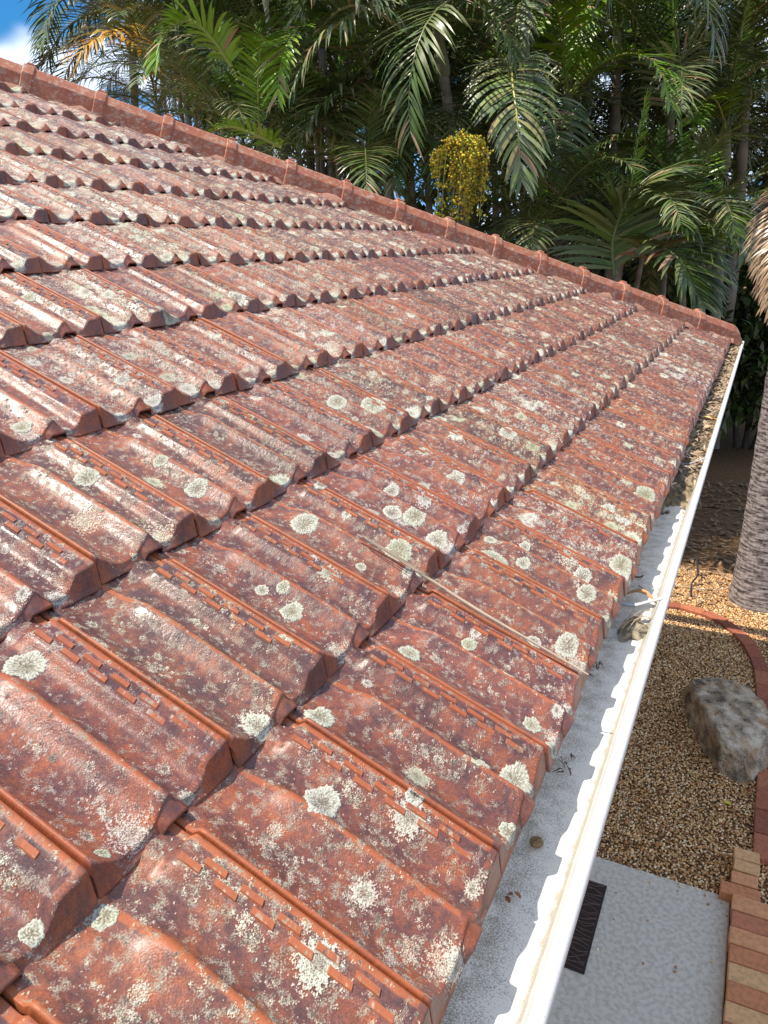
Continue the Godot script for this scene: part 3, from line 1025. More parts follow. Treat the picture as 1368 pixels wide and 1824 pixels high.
	part("whorl", b.mesh(), plain(Color.WHITE, 0.35), o)
	(o.get_child(0) as MeshInstance3D).material_override = coloured(0.35)
	tag(o, "small round brown snail shell on the gutter floor", "shell")
	# leaf scraps and needles of dirt by the tile noses
	for q in [[903, 1607, "torn red-brown leaf scrap at the foot of the lowest tile nose"], [1055, 1190, "dark brown leaf crumbs below the end of the dry stem"], [1005, 1363, "bristly brown debris tuft under the thick folded lichen"]]:
		var p := px_y(q[0], q[1], EAVE - 0.118)
		o = thing("debris_tuft", p)
		for k in (3 if q[0] == 903 else 14):
			var ls := leaf_shape(rng.randf_range(0.008, 0.02), 0.006 if q[0] == 903 else 0.0025, 0.6, Color(0.20, 0.08, 0.04) if q[0] == 903 else Color(0.09, 0.05, 0.035))
			part("scrap", ls, mats.dry, o, Transform3D(Basis(Vector3.UP, rng.randf() * TAU) * Basis(Vector3.RIGHT, rng.randfn(0, 0.5)), Vector3(rng.randfn(0, 0.008), rng.randf() * 0.006, rng.randfn(0, 0.016))))
		tag(o, q[2], "debris")

# ------------------------------------------------------------------ garden below
const PAD_Y := 0.03
const COPING_Y := 0.10

func build_ground() -> void:
	var b := Build.new()
	var pts := PackedVector3Array()
	for r in 41:
		for k in 41:
			pts.push_back(Vector3((k - 20) * 4.0, 0, (r - 20) * 4.0 - 10.0))
	b.grid(pts, 41, 41)
	tag(part("ground", b.mesh(), mats.soil), "", "", "", "structure")
	# concrete pad
	var far0 := px_y(1072, 1530, PAD_Y)
	var far1 := px_y(1302, 1596, PAD_Y)
	var zf := (far0.z + far1.z) * 0.5
	b = Build.new()
	b.box(Transform3D(Basis(), Vector3(-0.30, PAD_Y - 0.05, (zf + 1.5) * 0.5)), Vector3(1.42, 0.1, 1.5 - zf), 0.006)
	tag(part("concrete_path", b.mesh(), mats.concrete), "", "", "", "structure")
	# pebbles
	b = Build.new()
	for r in 1:
		var sp := PackedVector3Array()
		for la in 5:
			for lo in 7:
				var th := PI * la / 4.0
				var ph := TAU * lo / 6.0
				sp.push_back(Vector3(sin(th) * cos(ph) * 0.5, cos(th) * 0.32, sin(th) * sin(ph) * 0.38))
		b.grid(sp, 7, 5)
	var mm := MultiMesh.new()
	mm.transform_format = MultiMesh.TRANSFORM_3D
	mm.use_colors = true
	mm.mesh = b.mesh()
	var list := []
	var tones := [Color(0.36, 0.20, 0.085), Color(0.46, 0.29, 0.13), Color(0.26, 0.13, 0.05), Color(0.54, 0.39, 0.21), Color(0.32, 0.15, 0.055), Color(0.20, 0.11, 0.05), Color(0.58, 0.47, 0.31), Color(0.42, 0.25, 0.09)]
	for k in 52000:
		var z := rng.randf_range(zf + 0.01, -7.9)
		var x := rng.randf_range(-0.55, 0.85)
		if x > 0.66 and z > -4.0: continue
		list.push_back(Vector3(x, 0.006 + rng.randf() * 0.009, z))
	for k in 34: list.push_back(Vector3(rng.randf_range(-0.2, 0.4), PAD_Y + 0.004, zf + 0.7 * pow(rng.randf(), 3.0)))
	mm.instance_count = list.size()
	for k in list.size():
		var s := rng.randf_range(0.010, 0.019)
		mm.set_instance_transform(k, Transform3D((Basis(Vector3.UP, rng.randf() * TAU) * Basis(Vector3.RIGHT, rng.randfn(0, 0.35))).scaled(Vector3.ONE * s), list[k]))
		var c: Color = tones[rng.randi() % tones.size()] * rng.randf_range(1.3, 2.05)
		mm.set_instance_color(k, Color(c.r, c.g, c.b))
	var mi := MultiMeshInstance3D.new()
	mi.multimesh = mm
	mi.name = "gravel"
	mi.material_override = coloured(0.6)
	add_child(mi)
	tag(mi, "brown and cream river pebbles covering the garden bed", "gravel", "", "stuff")
	# brick coping beside the pad
	var cop := thing("brick_edging", Vector3(0.41, 0, -2.6))
	var z0 := px_y(1303, 1590, COPING_Y).z
	var shapes := []
	for k in 3:
		b = Build.new()
		b.box(Transform3D(), Vector3(0.228, 0.076, 0.108), 0.004)
		shapes.push_back(b.mesh())
	for k in 12:
		part("brick", shapes[k % 3], mats.brick[[0, 3, 0, 1, 2, 1, 2, 3, 0, 1, 2, 0][k]], cop, Transform3D(Basis(Vector3.UP, rng.randfn(0, 0.008)), Vector3(0.118 + rng.randfn(0, 0.002), COPING_Y - 0.038 + rng.randfn(0, 0.0015), z0 + 0.056 + k * 0.1125 + 2.6)))
	b = Build.new()
	b.box(Transform3D(), Vector3(0.215, 0.05, 1.36), 0.002)
	part("mortar_bed", b.mesh(), plain(srgb(0.12, 0.10, 0.085), 0.95), cop, Transform3D(Basis(), Vector3(0.118, 0.035, z0 + 0.68 + 2.6)))
	tag(cop, "row of orange clay bricks edging the concrete path", "edging")
	# loose bricks at the end of the row
	var loose := [[1330, 1524, 0.075, 0.02], [1330, 1545, 0.078, -0.03], [1326, 1567, 0.082, 0.02], [1318, 1588, 0.084, 0.0]]
	var said := ["yellow-tan half brick farthest out on the red brick border", "yellow-tan half brick second in the line beyond the orange row", "tan half brick third in the line, next to the wider one", "wider orange-tan brick between the half bricks and the orange row"]
	for k in 4:
		var p := px_y(loose[k][0], loose[k][1], 0.085)
		b = Build.new()
		b.box(Transform3D(), Vector3(0.135 if k < 3 else 0.20, 0.072, 0.088), 0.004)
		tag(part("loose_brick", b.mesh(), mats.brick[[2, 2, 0, 1][k]], null, Transform3D(Basis(Vector3.UP, loose[k][3]), Vector3(p.x, 0.055, p.z))), said[k], "brick")
	# curved red border round the bed
	var border := thing("brick_border", Vector3(0.4, 0, -5.0))
	var line := []
	for q in [[1150, 1075], [1205, 1079], [1250, 1091], [1292, 1110], [1330, 1143], [1352, 1183], [1360, 1225], [1364, 1290], [1366, 1370], [1362, 1450], [1360, 1530]]: line.push_back(px_y(q[0], q[1], 0.03))
	var c := curve(line, 400)
	var run := 0.0
	var next := 0.0
	var kk := 0
	for k in range(1, c.size()):
		run += c[k].distance_to(c[k - 1])
		if run >= next:
			next += 0.226
			var d := (c[k] - c[k - 1]).normalized()
			b = Build.new()
			b.box(Transform3D(), Vector3(0.114, 0.07, 0.219), 0.004)
			part("brick", b.mesh(), mats.red_brick[kk % 3], border, Transform3D(Basis(Vector3.UP, atan2(d.x, d.z)), c[k] - border.position + Vector3(0, -0.022 + rng.randfn(0, 0.002), 0)))
			kk += 1
	tag(border, "curved border of flat red bricks around the gravel bed", "border")
	var dry := MultiMesh.new()
	dry.transform_format = MultiMesh.TRANSFORM_3D
	dry.mesh = leaf_shape(0.10, 0.028, 0.12, Color(0.28, 0.18, 0.10))
	dry.instance_count = 3200
	for k in 3200:
		dry.set_instance_transform(k, Transform3D((Basis(Vector3.UP, rng.randf() * TAU) * Basis(Vector3.RIGHT, rng.randfn(0, 0.25))).scaled(Vector3.ONE * rng.randf_range(0.4, 1.4)), Vector3(rng.randf_range(-3.0, 1.6), 0.01 + rng.randf() * 0.03, rng.randf_range(-7.0, -11.5))))
	var di := MultiMeshInstance3D.new()
	di.multimesh = dry
	di.name = numbered("leaf_litter")
	di.material_override = mats.dry
	add_child(di)
	tag(di, "brown fallen leaves covering the ground under the palms", "litter", "", "stuff")
	build_rock()
	# doormat on the pad under the eave
	b = Build.new()
	var a0 := px_y(1081, 1577, PAD_Y + 0.012)
	var a1 := px_y(1041, 1734, PAD_Y + 0.012)
	var mx := (a0.x + a1.x) * 0.5
	var mat_ := thing("doormat", Vector3(mx - 0.20, PAD_Y, (a0.z + a1.z) * 0.5))
	b.box(Transform3D(Basis(), Vector3(0, 0.006, 0)), Vector3(0.40, 0.012, a1.z - a0.z), 0.003)
	part("backing", b.mesh(), plain(srgb(0.035, 0.022, 0.018), 0.98), mat_)
	b = Build.new()
	var nz := noise(611, 6.0, 2)
	var len_ := (a1.z - a0.z) * 0.5 - 0.012
	for k in 30:
		var p := PackedVector3Array()
		for q in 9:
			var x := lerpf(-0.19, 0.19, q / 8.0)
			var z := clampf(lerpf(-len_, len_, k / 29.0) + 0.03 * nz.get_noise_2d(x * 2.0, k * 0.22), -len_, len_)
			p.push_back(Vector3(x, 0.0125, z))
		b.tube(p, taper(9, 0.0032, 0.0032), 4, Color(0.10, 0.06, 0.045).lerp(Color(0.16, 0.11, 0.09), rng.randf()))
	part("pile_rib", b.mesh(), mats.paint, mat_)
	tag(mat_, "dark brown ribbed doormat lying on the concrete path", "doormat")
	# fallen yellow leaf, white wire round the palm, black hose
	tag(part("fallen_leaf", leaf_shape(0.055, 0.022, 0.4, Color(0.62, 0.60, 0.04)), mats.dry, null, Transform3D(Basis(Vector3.UP, 1.1), px_y(1296, 1431, 0.028))), "bright yellow fallen leaf on the gravel", "leaf")
	b = Build.new()
	b.tube(curve([px_y(1180, 1035, 0.05), px_y(1228, 1046, 0.03), px_y(1275, 1050, 0.03), px_y(1310, 1042, 0.05)], 20), taper(20, 0.004, 0.004), 5, Color(0.6, 0.58, 0.5))
	tag(part("white_cord", b.mesh(), mats.paint), "thin white cord lying on the gravel beside the thick palm", "cord")
	b = Build.new()
	b.tube(curve([px_y(1240, 990, 0.25), px_y(1243, 1022, 0.12), px_y(1232, 1040, 0.05), px_y(1231, 1062, 0.03)], 20), taper(20, 0.011, 0.007), 6, Color(0.02, 0.02, 0.022))
	tag(part("black_hose", b.mesh(), mats.paint), "short black hose standing out of the gravel near the red border", "hose")

func build_rock() -> void:
	# a split boulder: flat sloping top, undercut broken face
	var base := [px_y(1222, 1292, 0), px_y(1250, 1335, 0), px_y(1282, 1378, 0), px_y(1312, 1404, 0), px_y(1342, 1394, 0), px_y(1395, 1360, 0), px_y(1410, 1290, 0), px_y(1370, 1265, 0), px_y(1300, 1262, 0), px_y(1250, 1270, 0)]
	var top := [px_y(1219, 1200, 0.27), px_y(1238, 1240, 0.27), px_y(1268, 1290, 0.27), px_y(1288, 1330, 0.25), px_y(1335, 1335, 0.22), px_y(1375, 1300, 0.22), px_y(1372, 1250, 0.24), px_y(1350, 1228, 0.26), px_y(1292, 1208, 0.28), px_y(1250, 1192, 0.28)]
	var n := 140
	var mid := Vector3.ZERO
	for p in top: mid += p / top.size()
	var nz := noise(621, 5.0, 4)
	var nz2 := noise(622, 22.0, 3)
	var loop := func(src: Array) -> Array:
		var out := []
		for k in n:
			var t := float(k) / n * src.size()
			var i := int(t)
			out.push_back((src[i] as Vector3).lerp(src[(i + 1) % src.size()], t - i))
		return out
	var lb: Array = loop.call(base)
	var lt: Array = loop.call(top)
	var pts := PackedVector3Array()
	var rows := 0
	for r in 24:
		var t := r / 23.0
		for k in n + 1:
			var p: Vector3 = (lb[k % n] as Vector3).lerp(lt[k % n], t)
			var outw := (p - mid) * Vector3(1, 0, 1)
			p += outw * (0.10 * sin(t * PI) - (0.02 if r == 23 else 0.0))
			if r == 0: p.y = -0.03
			pts.push_back(p)
		rows += 1
	for r in 14:
		var t := (r + 1) / 14.0
		for k in n + 1:
			var p: Vector3 = (lt[k % n] as Vector3)
			p = p.lerp(mid + Vector3(0, 0.02, 0), t) + Vector3(0, 0.008, 0)
			pts.push_back(p)
		rows += 1
	# broken faces: flat cuts through the lump
	var heart := mid - Vector3(0, 0.12, 0)
	var cr := RandomNumberGenerator.new()
	cr.seed = 31
	for q in 15:
		var nn := Vector3(cr.randfn(0, 1), absf(cr.randfn(0, 0.8)), cr.randfn(0, 1)).normalized()
		var most := 0.0
		for p in pts: most = maxf(most, nn.dot(p - heart))
		var lim := most * cr.randf_range(0.78, 0.92)
		for k in pts.size():
			var d := nn.dot(pts[k] - heart)
			if d > lim: pts[k] -= nn * (d - lim) * 0.92
	for k in pts.size():
		var p := pts[k]
		var o := (p - mid).normalized()
		pts[k] = p + o * (0.014 * nz.get_noise_3dv(p) + 0.014 * nz2.get_noise_3dv(p) - 0.016 * absf(nz2.get_noise_3dv(p * 0.7)))
	for k in pts.size(): pts[k] -= mid * Vector3(1, 0, 1)
	var b := Build.new()
	var cols := PackedColorArray()
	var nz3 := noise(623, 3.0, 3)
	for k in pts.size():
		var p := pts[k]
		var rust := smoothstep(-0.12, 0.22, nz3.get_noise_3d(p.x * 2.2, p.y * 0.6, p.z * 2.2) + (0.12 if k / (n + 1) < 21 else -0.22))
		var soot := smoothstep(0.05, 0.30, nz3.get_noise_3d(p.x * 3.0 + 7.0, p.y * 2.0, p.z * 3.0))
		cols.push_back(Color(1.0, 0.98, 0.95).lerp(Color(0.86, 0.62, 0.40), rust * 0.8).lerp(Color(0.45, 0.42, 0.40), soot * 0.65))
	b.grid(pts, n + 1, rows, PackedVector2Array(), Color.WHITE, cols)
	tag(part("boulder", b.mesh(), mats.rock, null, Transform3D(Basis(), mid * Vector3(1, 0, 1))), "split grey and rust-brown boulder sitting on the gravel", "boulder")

# ------------------------------------------------------------------ palms
const GREENS := [Color(0.062, 0.110, 0.018), Color(0.080, 0.130, 0.024), Color(0.105, 0.145, 0.042), Color(0.072, 0.100, 0.032), Color(0.130, 0.150, 0.052)]
const BRIGHT := [Color(0.16, 0.29, 0.018), Color(0.21, 0.34, 0.022), Color(0.13, 0.25, 0.020)]
const ORANGE := [Color(0.62, 0.27, 0.02), Color(0.66, 0.38, 0.05), Color(0.50, 0.24, 0.02), Color(0.26, 0.22, 0.03)]
const DEAD := [Color(0.34, 0.22, 0.12), Color(0.42, 0.29, 0.17), Color(0.26, 0.16, 0.09)]
const PALE := [Color(0.17, 0.21, 0.10), Color(0.23, 0.26, 0.14), Color(0.12, 0.18, 0.06), Color(0.28, 0.27, 0.11)]

# one pinnate frond along a path: midrib and leaflets
func frond_mesh(path: PackedVector3Array, longest: float, pairs: int, width: float, droop: float, tones: Array, rib: Color, r: RandomNumberGenerator, from := 0.14) -> ArrayMesh:
	var b := Build.new()
	var n := path.size()
	var lens := PackedFloat32Array([0.0])
	for k in range(1, n): lens.push_back(lens[k - 1] + path[k].distance_to(path[k - 1]))
	var total := lens[n - 1]
	b.tube(path, taper(n, 0.020, 0.003), 5, rib)
	var prev_side := Vector3.ZERO
	for k in pairs:
		var f := (k + 0.5) / pairs
		var t := from + (0.99 - from) * f
		var want := t * total
		var i := 0
		while i < n - 2 and lens[i + 1] < want: i += 1
		var pos := path[i].lerp(path[i + 1], clampf((want - lens[i]) / maxf(1e-5, lens[i + 1] - lens[i]), 0, 1))
		var d := (path[i + 1] - path[i]).normalized()
		var side := d.cross(Vector3.UP)
		if side.length() < 0.25: side = prev_side if prev_side != Vector3.ZERO else d.cross(Vector3(0.3, 0.1, 0.95))
		side = (side - d * side.dot(d)).normalized()
		if prev_side != Vector3.ZERO and side.dot(prev_side) < 0.0: side = -side
		if prev_side != Vector3.ZERO: side = (side * 0.4 + prev_side * 0.6).normalized()
		prev_side = side
		var up := side.cross(d).normalized()
		var ln := longest * (0.45 + 0.55 * sin(PI * pow(0.10 + 0.80 * f, 0.8))) * lerpf(1.0, 0.62, f * f)
		for sg in [-1.0, 1.0]:
			if r.randf() < 0.03: continue
			var lean := deg_to_rad(lerpf(22, 56, f) + r.randfn(0, 5))
			var dir: Vector3 = (side * sg * cos(lean) + d * sin(lean) + up * r.randf_range(0.10, 0.34)).normalized()
			var l := ln * r.randf_range(0.88, 1.08)
			var col: Color = tones[r.randi() % tones.size()] * r.randf_range(0.8, 1.2)
			if r.randf() < 0.045: col = DEAD[r.randi() % 3]
			col.a = 1.0
			var p := pos
			var base := b.v.size()
			var steps := 5
			var dr := droop * r.randf_range(0.55, 1.6)
			if r.randf() < 0.06: l *= r.randf_range(0.35, 0.7)
			for s in steps:
				var q := s / float(steps - 1)
				var wv := dir.cross(up)
				wv = (wv if wv.length() > 0.05 else dir.cross(side)).normalized()
				var nrm := wv.cross(dir).normalized()
				var w: float = width * [0.35, 0.95, 1.0, 0.68, 0.06][s] * 0.5
				b.v.push_back(p - wv * w + nrm * 0.004); b.v.push_back(p + wv * w + nrm * 0.004)
				b.n.push_back(nrm); b.n.push_back(nrm)
				b.c.push_back(col); b.c.push_back(col)
				b.uv.push_back(Vector2.ZERO); b.uv.push_back(Vector2.ZERO)
				if s > 0:
					var a := base + s * 2
					b.ix.append_array(PackedInt32Array([a - 2, a, a - 1, a - 1, a, a + 1]))
				p += dir * l / (steps - 1)
				dir = (dir + Vector3.DOWN * dr * (0.25 + q * 0.6)).normalized()
	return b.mesh(mats.leaf)

# a frond springing from the origin towards +z, first rising, then arching over
func arch(length: float, rise: float, bend: float, n := 13) -> PackedVector3Array:
	var out := PackedVector3Array([Vector3.ZERO])
	var a := rise
	var p := Vector3.ZERO
	for k in n - 1:
		p += Vector3(0, sin(a), cos(a)) * length / (n - 1)
		out.push_back(p)
		a -= bend * (0.5 + k / float(n)) / (n - 1)
	return out

var kit := {}

func make_fronds() -> void:
	var r := RandomNumberGenerator.new()
	r.seed = 99
	kit.green = []
	for k in 8:
		kit.green.push_back(frond_mesh(arch([2.3, 2.6, 2.0, 2.4, 2.2, 2.7, 2.1, 2.5][k], [1.15, 0.95, 1.25, 0.8, 0.6, 1.05, 0.4, 0.9][k], [2.2, 1.9, 2.0, 2.3, 1.9, 2.6, 1.6, 2.5][k]), 0.70, 54, 0.023, [0.40, 0.30, 0.5, 0.38, 0.44, 0.55, 0.34, 0.62][k], GREENS if k % 3 else GREENS + PALE, Color(0.13, 0.15, 0.04), r))
	kit.bright = []
	for k in 2: kit.bright.push_back(frond_mesh(arch(2.1, 1.1, 2.4), 0.55, 46, 0.032, 0.25, BRIGHT, Color(0.25, 0.30, 0.05), r))
	kit.dead = []
	for k in 2: kit.dead.push_back(frond_mesh(arch(2.0, 0.1, 1.9), 0.5, 40, 0.022, 0.7, DEAD, Color(0.30, 0.18, 0.09), r))
	kit.spear = frond_mesh(arch(1.6, 1.5, 0.15), 0.25, 30, 0.026, 0.05, BRIGHT, Color(0.16, 0.22, 0.05), r)

func palm(label: String, base: Vector3, crown: Vector3, radius: float, fronds: int, spread: float, r: RandomNumberGenerator, group: String, hang := 0.15, grown := 1.0) -> Node3D:
	var o := thing("palm", base)
	tag(o, label, "palm", group)
	var top := crown - base
	var b := Build.new()
	var n := 40
	var path := []
	path.push_back(Vector3.ZERO - Vector3(0, 0.05, 0))
	path.push_back(top * 0.5 + Vector3(r.randfn(0, 0.08), 0, r.randfn(0, 0.08)))
	path.push_back(top)
	var c := curve(path, n)
	var rad := PackedFloat32Array()
	var cols := PackedColorArray()
	for k in n:
		var t := float(k) / (n - 1)
		rad.push_back(radius * lerpf(1.25, 0.85, t) * (1.06 if k % 3 == 0 else 1.0))
		var g := Color(0.17, 0.15, 0.11).lerp(Color(0.27, 0.23, 0.17), r.randf())
		if k % 3 == 0: g = Color(0.33, 0.29, 0.23)
		cols.push_back(g)
	b.tube(c, rad, 9, Color.WHITE, cols)
	part("trunk", b.mesh(), mats.trunk, o)
	b = Build.new()
	var dir := (c[n - 1] - c[n - 5]).normalized()
	var sh := 0.55 * grown
	b.tube(curve([top - dir * 0.02, top + dir * sh * 0.4, top + dir * sh], 9), PackedFloat32Array([radius * 0.95, radius * 1.18, radius * 1.25, radius * 1.2, radius * 1.1, radius, radius * 0.9, radius * 0.75, radius * 0.5]), 9, Color(0.22, 0.22, 0.11))
	part("crownshaft", b.mesh(), mats.trunk, o)
	var az0 := r.randf() * TAU
	for k in fronds:
		var az := az0 + k * 2.39996 + r.randfn(0, 0.15)
		var lower := float(k) / fronds
		var mesh: Mesh = kit.green[r.randi() % 8]
		if r.randf() < 0.18: mesh = kit.bright[r.randi() % 2]
		var mat: Material = mats.leaf
		if lower > 0.82 and r.randf() < hang:
			mesh = kit.dead[r.randi() % 2]
		var bs := Basis(Vector3.UP, az) * Basis(Vector3.RIGHT, lower * 0.9 * spread - 0.25)
		part("frond", mesh, null, o, Transform3D(bs.scaled(Vector3.ONE * r.randf_range(0.85, 1.1) * grown), top + dir * (sh * (1.0 - 0.35 * lower))))
	part("spear_leaf", kit.spear, null, o, Transform3D(Basis(Vector3.UP, r.randf() * TAU).scaled(Vector3.ONE * grown), top + dir * sh * 0.8))
	return o

func hero(o: Node3D, pixels: Array, longest: float, pairs: int, width: float, droop: float, tones: Array, rib: Color, r: RandomNumberGenerator, from := 0.1) -> void:
	var pts := []
	for q in pixels: pts.push_back(px_at(q[0], q[1], q[2]) - o.position)
	part("frond", frond_mesh(curve(pts, 18), longest, pairs, width, droop, tones, rib, r, from), null, o)

func build_palms() -> void:
	make_fronds()
	var r := RandomNumberGenerator.new()
	r.seed = 4242
	var group := "palms crowding behind the roof"
	# [crown pixel, depth, trunk radius, fronds, spread, label, lean of the foot in m]
	var list := [
		[790, 135, 8.4, 0.066, 6, 1.0, "slender palm with bare leaning trunk and hanging yellow fruit cluster", 0.55],
		[668, 200, 8.6, 0.055, 8, 1.2, "slender palm with curved brown trunk beside the fruiting palm", 0.5],
		[938, 150, 8.0, 0.060, 6, 1.2, "palm with pale grey trunk and large drooping frond", 0.25],
		[474, 10, 7.9, 0.030, 8, 1.1, "thin green-stemmed palm rising behind the hip caps", 0.2],
		[232, 50, 10.5, 0.060, 7, 1.2, "palm with orange dying frond against the sky", -0.2],
		[325, 120, 9.6, 0.045, 7, 1.3, "palm with bright lime arching frond over the hip", 0.3],
		[570, 60, 9.4, 0.055, 8, 1.3, "palm with long silvery hanging leaflets", 0.3],
	]
	var made := []
	for q in list:
		var crown := px_at(q[0], q[1], q[2])
		var base := Vector3(crown.x, 0, crown.z) + cam_right * Vector3(1, 0, 1) * (q[7] as float)
		made.push_back(palm(q[6], base, crown, q[3], q[4], q[5], r, group))
	# fronds that can be told apart in the photograph
	hero(made[2], [[915, 100, 7.5], [912, 135, 7.1], [922, 220, 6.9], [928, 325, 7.0]], 0.62, 46, 0.040, 0.55, PALE + [Color(0.20, 0.26, 0.07)], Color(0.42, 0.40, 0.08), r, 0.05)
	hero(made[2], [[935, -60, 7.6], [925, 0, 7.4], [918, 60, 7.3], [915, 100, 7.3]], 0.5, 34, 0.034, 0.6, PALE, Color(0.36, 0.36, 0.10), r, 0.02)
	hero(made[5], [[412, 118, 7.2], [376, 66, 7.0], [334, 36, 6.9], [294, 62, 6.85], [278, 118, 6.85]], 0.46, 50, 0.038, 0.30, BRIGHT, Color(0.25, 0.30, 0.06), r, 0.02)
	hero(made[5], [[500, 262, 7.2], [455, 240, 7.0], [410, 226, 6.9], [372, 236, 6.9]], 0.34, 30, 0.034, 0.35, BRIGHT, Color(0.3, 0.34, 0.08), r, 0.02)
	hero(made[6], [[560, 60, 7.6], [610, 15, 7.2], [665, 15, 7.0], [725, 60, 7.0]], 0.85, 46, 0.040, 0.75, PALE + GREENS, Color(0.3, 0.28, 0.1), r, 0.05)
	hero(made[6], [[690, 0, 7.6], [620, 30, 7.2], [560, 85, 7.1], [520, 165, 7.1]], 0.70, 44, 0.040, 0.75, PALE, Color(0.4, 0.36, 0.12), r, 0.05)
	hero(made[6], [[560, 60, 8.8], [500, 75, 8.5], [450, 110, 8.3], [420, 175, 8.2]], 0.65, 44, 0.036, 0.6, PALE + GREENS, Color(0.25, 0.26, 0.1), r, 0.05)
	hero(made[1], [[668, 195, 8.4], [625, 165, 8.0], [575, 185, 7.8], [535, 245, 7.7]], 0.75, 44, 0.038, 0.5, GREENS + PALE, Color(0.2, 0.22, 0.08), r, 0.05)
	hero(made[1], [[668, 195, 8.6], [700, 170, 8.6], [738, 195, 8.4], [752, 250, 8.3]], 0.65, 40, 0.036, 0.55, GREENS, Color(0.2, 0.22, 0.08), r, 0.05)
	hero(made[4], [[300, -120, 10.0], [190, -40, 9.6], [105, 5, 9.3], [72, 85, 9.2]], 0.62, 50, 0.036, 0.45, GREENS, Color(0.13, 0.17, 0.06), r, 0.3)
	hero(made[4], [[222, 50, 9.4], [190, 60, 9.0], [155, 85, 8.8], [128, 140, 8.8]], 0.60, 44, 0.036, 0.5, ORANGE, Color(0.4, 0.22, 0.05), r, 0.02)
	hero(made[4], [[200, 60, 9.2], [225, 70, 8.9], [252, 90, 8.8], [276, 130, 8.8]], 0.50, 34, 0.034, 0.6, ORANGE, Color(0.4, 0.22, 0.05), r, 0.02)
	hero(made[4], [[212, 40, 10.4], [160, 60, 10.0], [110, 85, 9.8], [62, 125, 9.8]], 0.62, 46, 0.034, 0.45, GREENS, Color(0.13, 0.17, 0.06), r, 0.05)
	# fruit cluster of the fruiting palm
	var fruit := thing("fruit_cluster", px_at(824, 244, 6.9))
	var fr := RandomNumberGenerator.new()
	fr.seed = 7
	var yellow := [Color(0.54, 0.42, 0.03), Color(0.44, 0.39, 0.035), Color(0.32, 0.33, 0.03), Color(0.56, 0.36, 0.03)]
	var berry := SphereMesh.new()
	berry.radius = 0.0125
	berry.height = 0.025
	berry.radial_segments = 6
	berry.rings = 3
	for k in 40:
		var b := Build.new()
		var a := fr.randf() * TAU
		var out := fr.randf_range(0.05, 0.31)
		var endp := Vector3(cos(a) * out, fr.randf_range(-0.80, -0.28), sin(a) * out) + Vector3(-0.05, 0, 0)
		var path := curve([Vector3.ZERO, Vector3(cos(a) * out * 0.9, -0.12, sin(a) * out * 0.9), endp], 12)
		b.tube(path, taper(12, 0.006, 0.003), 4, Color(0.30, 0.26, 0.06))
		var st := SurfaceTool.new()
		var whole := b.mesh()
		for q in 80:
			var t := fr.randf_range(0.22, 1.0)
			var i := int(t * 11.0)
			var p := path[i] + Vector3(fr.randfn(0, 0.026), fr.randfn(0, 0.02), fr.randfn(0, 0.026))
			var c: Color = yellow[fr.randi() % 4] * fr.randf_range(0.8, 1.2)
			# a small faceted berry
			var bb := Build.new()
			var s := 0.014 * fr.randf_range(0.8, 1.15)
			var px := [Vector3(s, 0, 0), Vector3(0, 0, s), Vector3(-s, 0, 0), Vector3(0, 0, -s)]
			for e in 4:
				b.quad(p + Vector3(0, s, 0), p + px[e], p + px[e], p + px[(e + 1) % 4], c)
				b.quad(p + Vector3(0, -s, 0), p + px[(e + 1) % 4], p + px[e], p + px[e], c)
		part("fruiting_strand", b.mesh(), mats.paint, fruit)
	tag(fruit, "hanging cluster of yellow-green palm fruit strands", "fruit")
	# understory and dark palms on the right
	var small := [
		[1105, 470, 8.0, 0.04, 5, 0.8, "low dark green palm with broad arching frond just above the hip", 0.0],
		[1215, 470, 8.4, 0.04, 6, 0.9, "low palm with yellow-green frond tip near the roof corner", 0.1],
		[1010, 250, 9.2, 0.06, 9, 1.2, "shaded palm with narrow hanging fronds beside the pale trunk", 0.2],
		[1098, 130, 9.8, 0.07, 9, 1.2, "tall shaded palm with grey ringed trunk", 0.1],
		[1195, 210, 9.6, 0.06, 9, 1.2, "shaded palm with glossy arching frond lit from above", 0.0],
		[1290, 300, 10.2, 0.07, 9, 1.2, "dark palm between the shaded palms and the thick trunk", 0.0],
		[1330, 120, 10.8, 0.08, 9, 1.1, "tall dark palm against the patch of blue sky", 0.0],
		[880, 300, 9.6, 0.05, 8, 1.1, "low palm behind the fruit cluster", 0.1],
		[760, 300, 9.8, 0.05, 8, 1.1, "low shaded palm behind the curved brown trunk", 0.1],
		[1040, -60, 10.4, 0.08, 10, 1.1, "tall palm with crown above the shaded palms", 0.0],
	]
	var low := []
	for q in small:
		var crown := px_at(q[0], q[1], q[2])
		var base := Vector3(crown.x, 0, crown.z) + cam_right * Vector3(1, 0, 1) * (q[7] as float)
		low.push_back(palm(q[6], base, crown, q[3], q[4], q[5], r, group, 0.2, 0.8 if q[1] > 400 else 1.0))
	hero(low[0], [[1095, 490, 7.4], [1092, 430, 7.3], [1115, 360, 7.1], [1160, 312, 7.0], [1208, 292, 7.0]], 0.80, 46, 0.042, 0.32, GREENS, Color(0.12, 0.17, 0.06), r, 0.04)
	hero(low[1], [[1168, 430, 7.6], [1215, 410, 7.4], [1262, 440, 7.3], [1300, 500, 7.3]], 0.55, 40, 0.038, 0.45, GREENS + BRIGHT, Color(0.2, 0.24, 0.06), r, 0.04)
	hero(low[1], [[1250, 400, 7.8], [1285, 385, 7.6], [1318, 410, 7.5], [1325, 460, 7.5]], 0.5, 36, 0.036, 0.45, BRIGHT + GREENS, Color(0.2, 0.24, 0.06), r, 0.04)
	hero(low[0], [[1150, 470, 7.4], [1175, 440, 7.2], [1215, 470, 7.0], [1250, 545, 6.9]], 0.65, 40, 0.042, 0.4, GREENS, Color(0.12, 0.17, 0.06), r, 0.04)
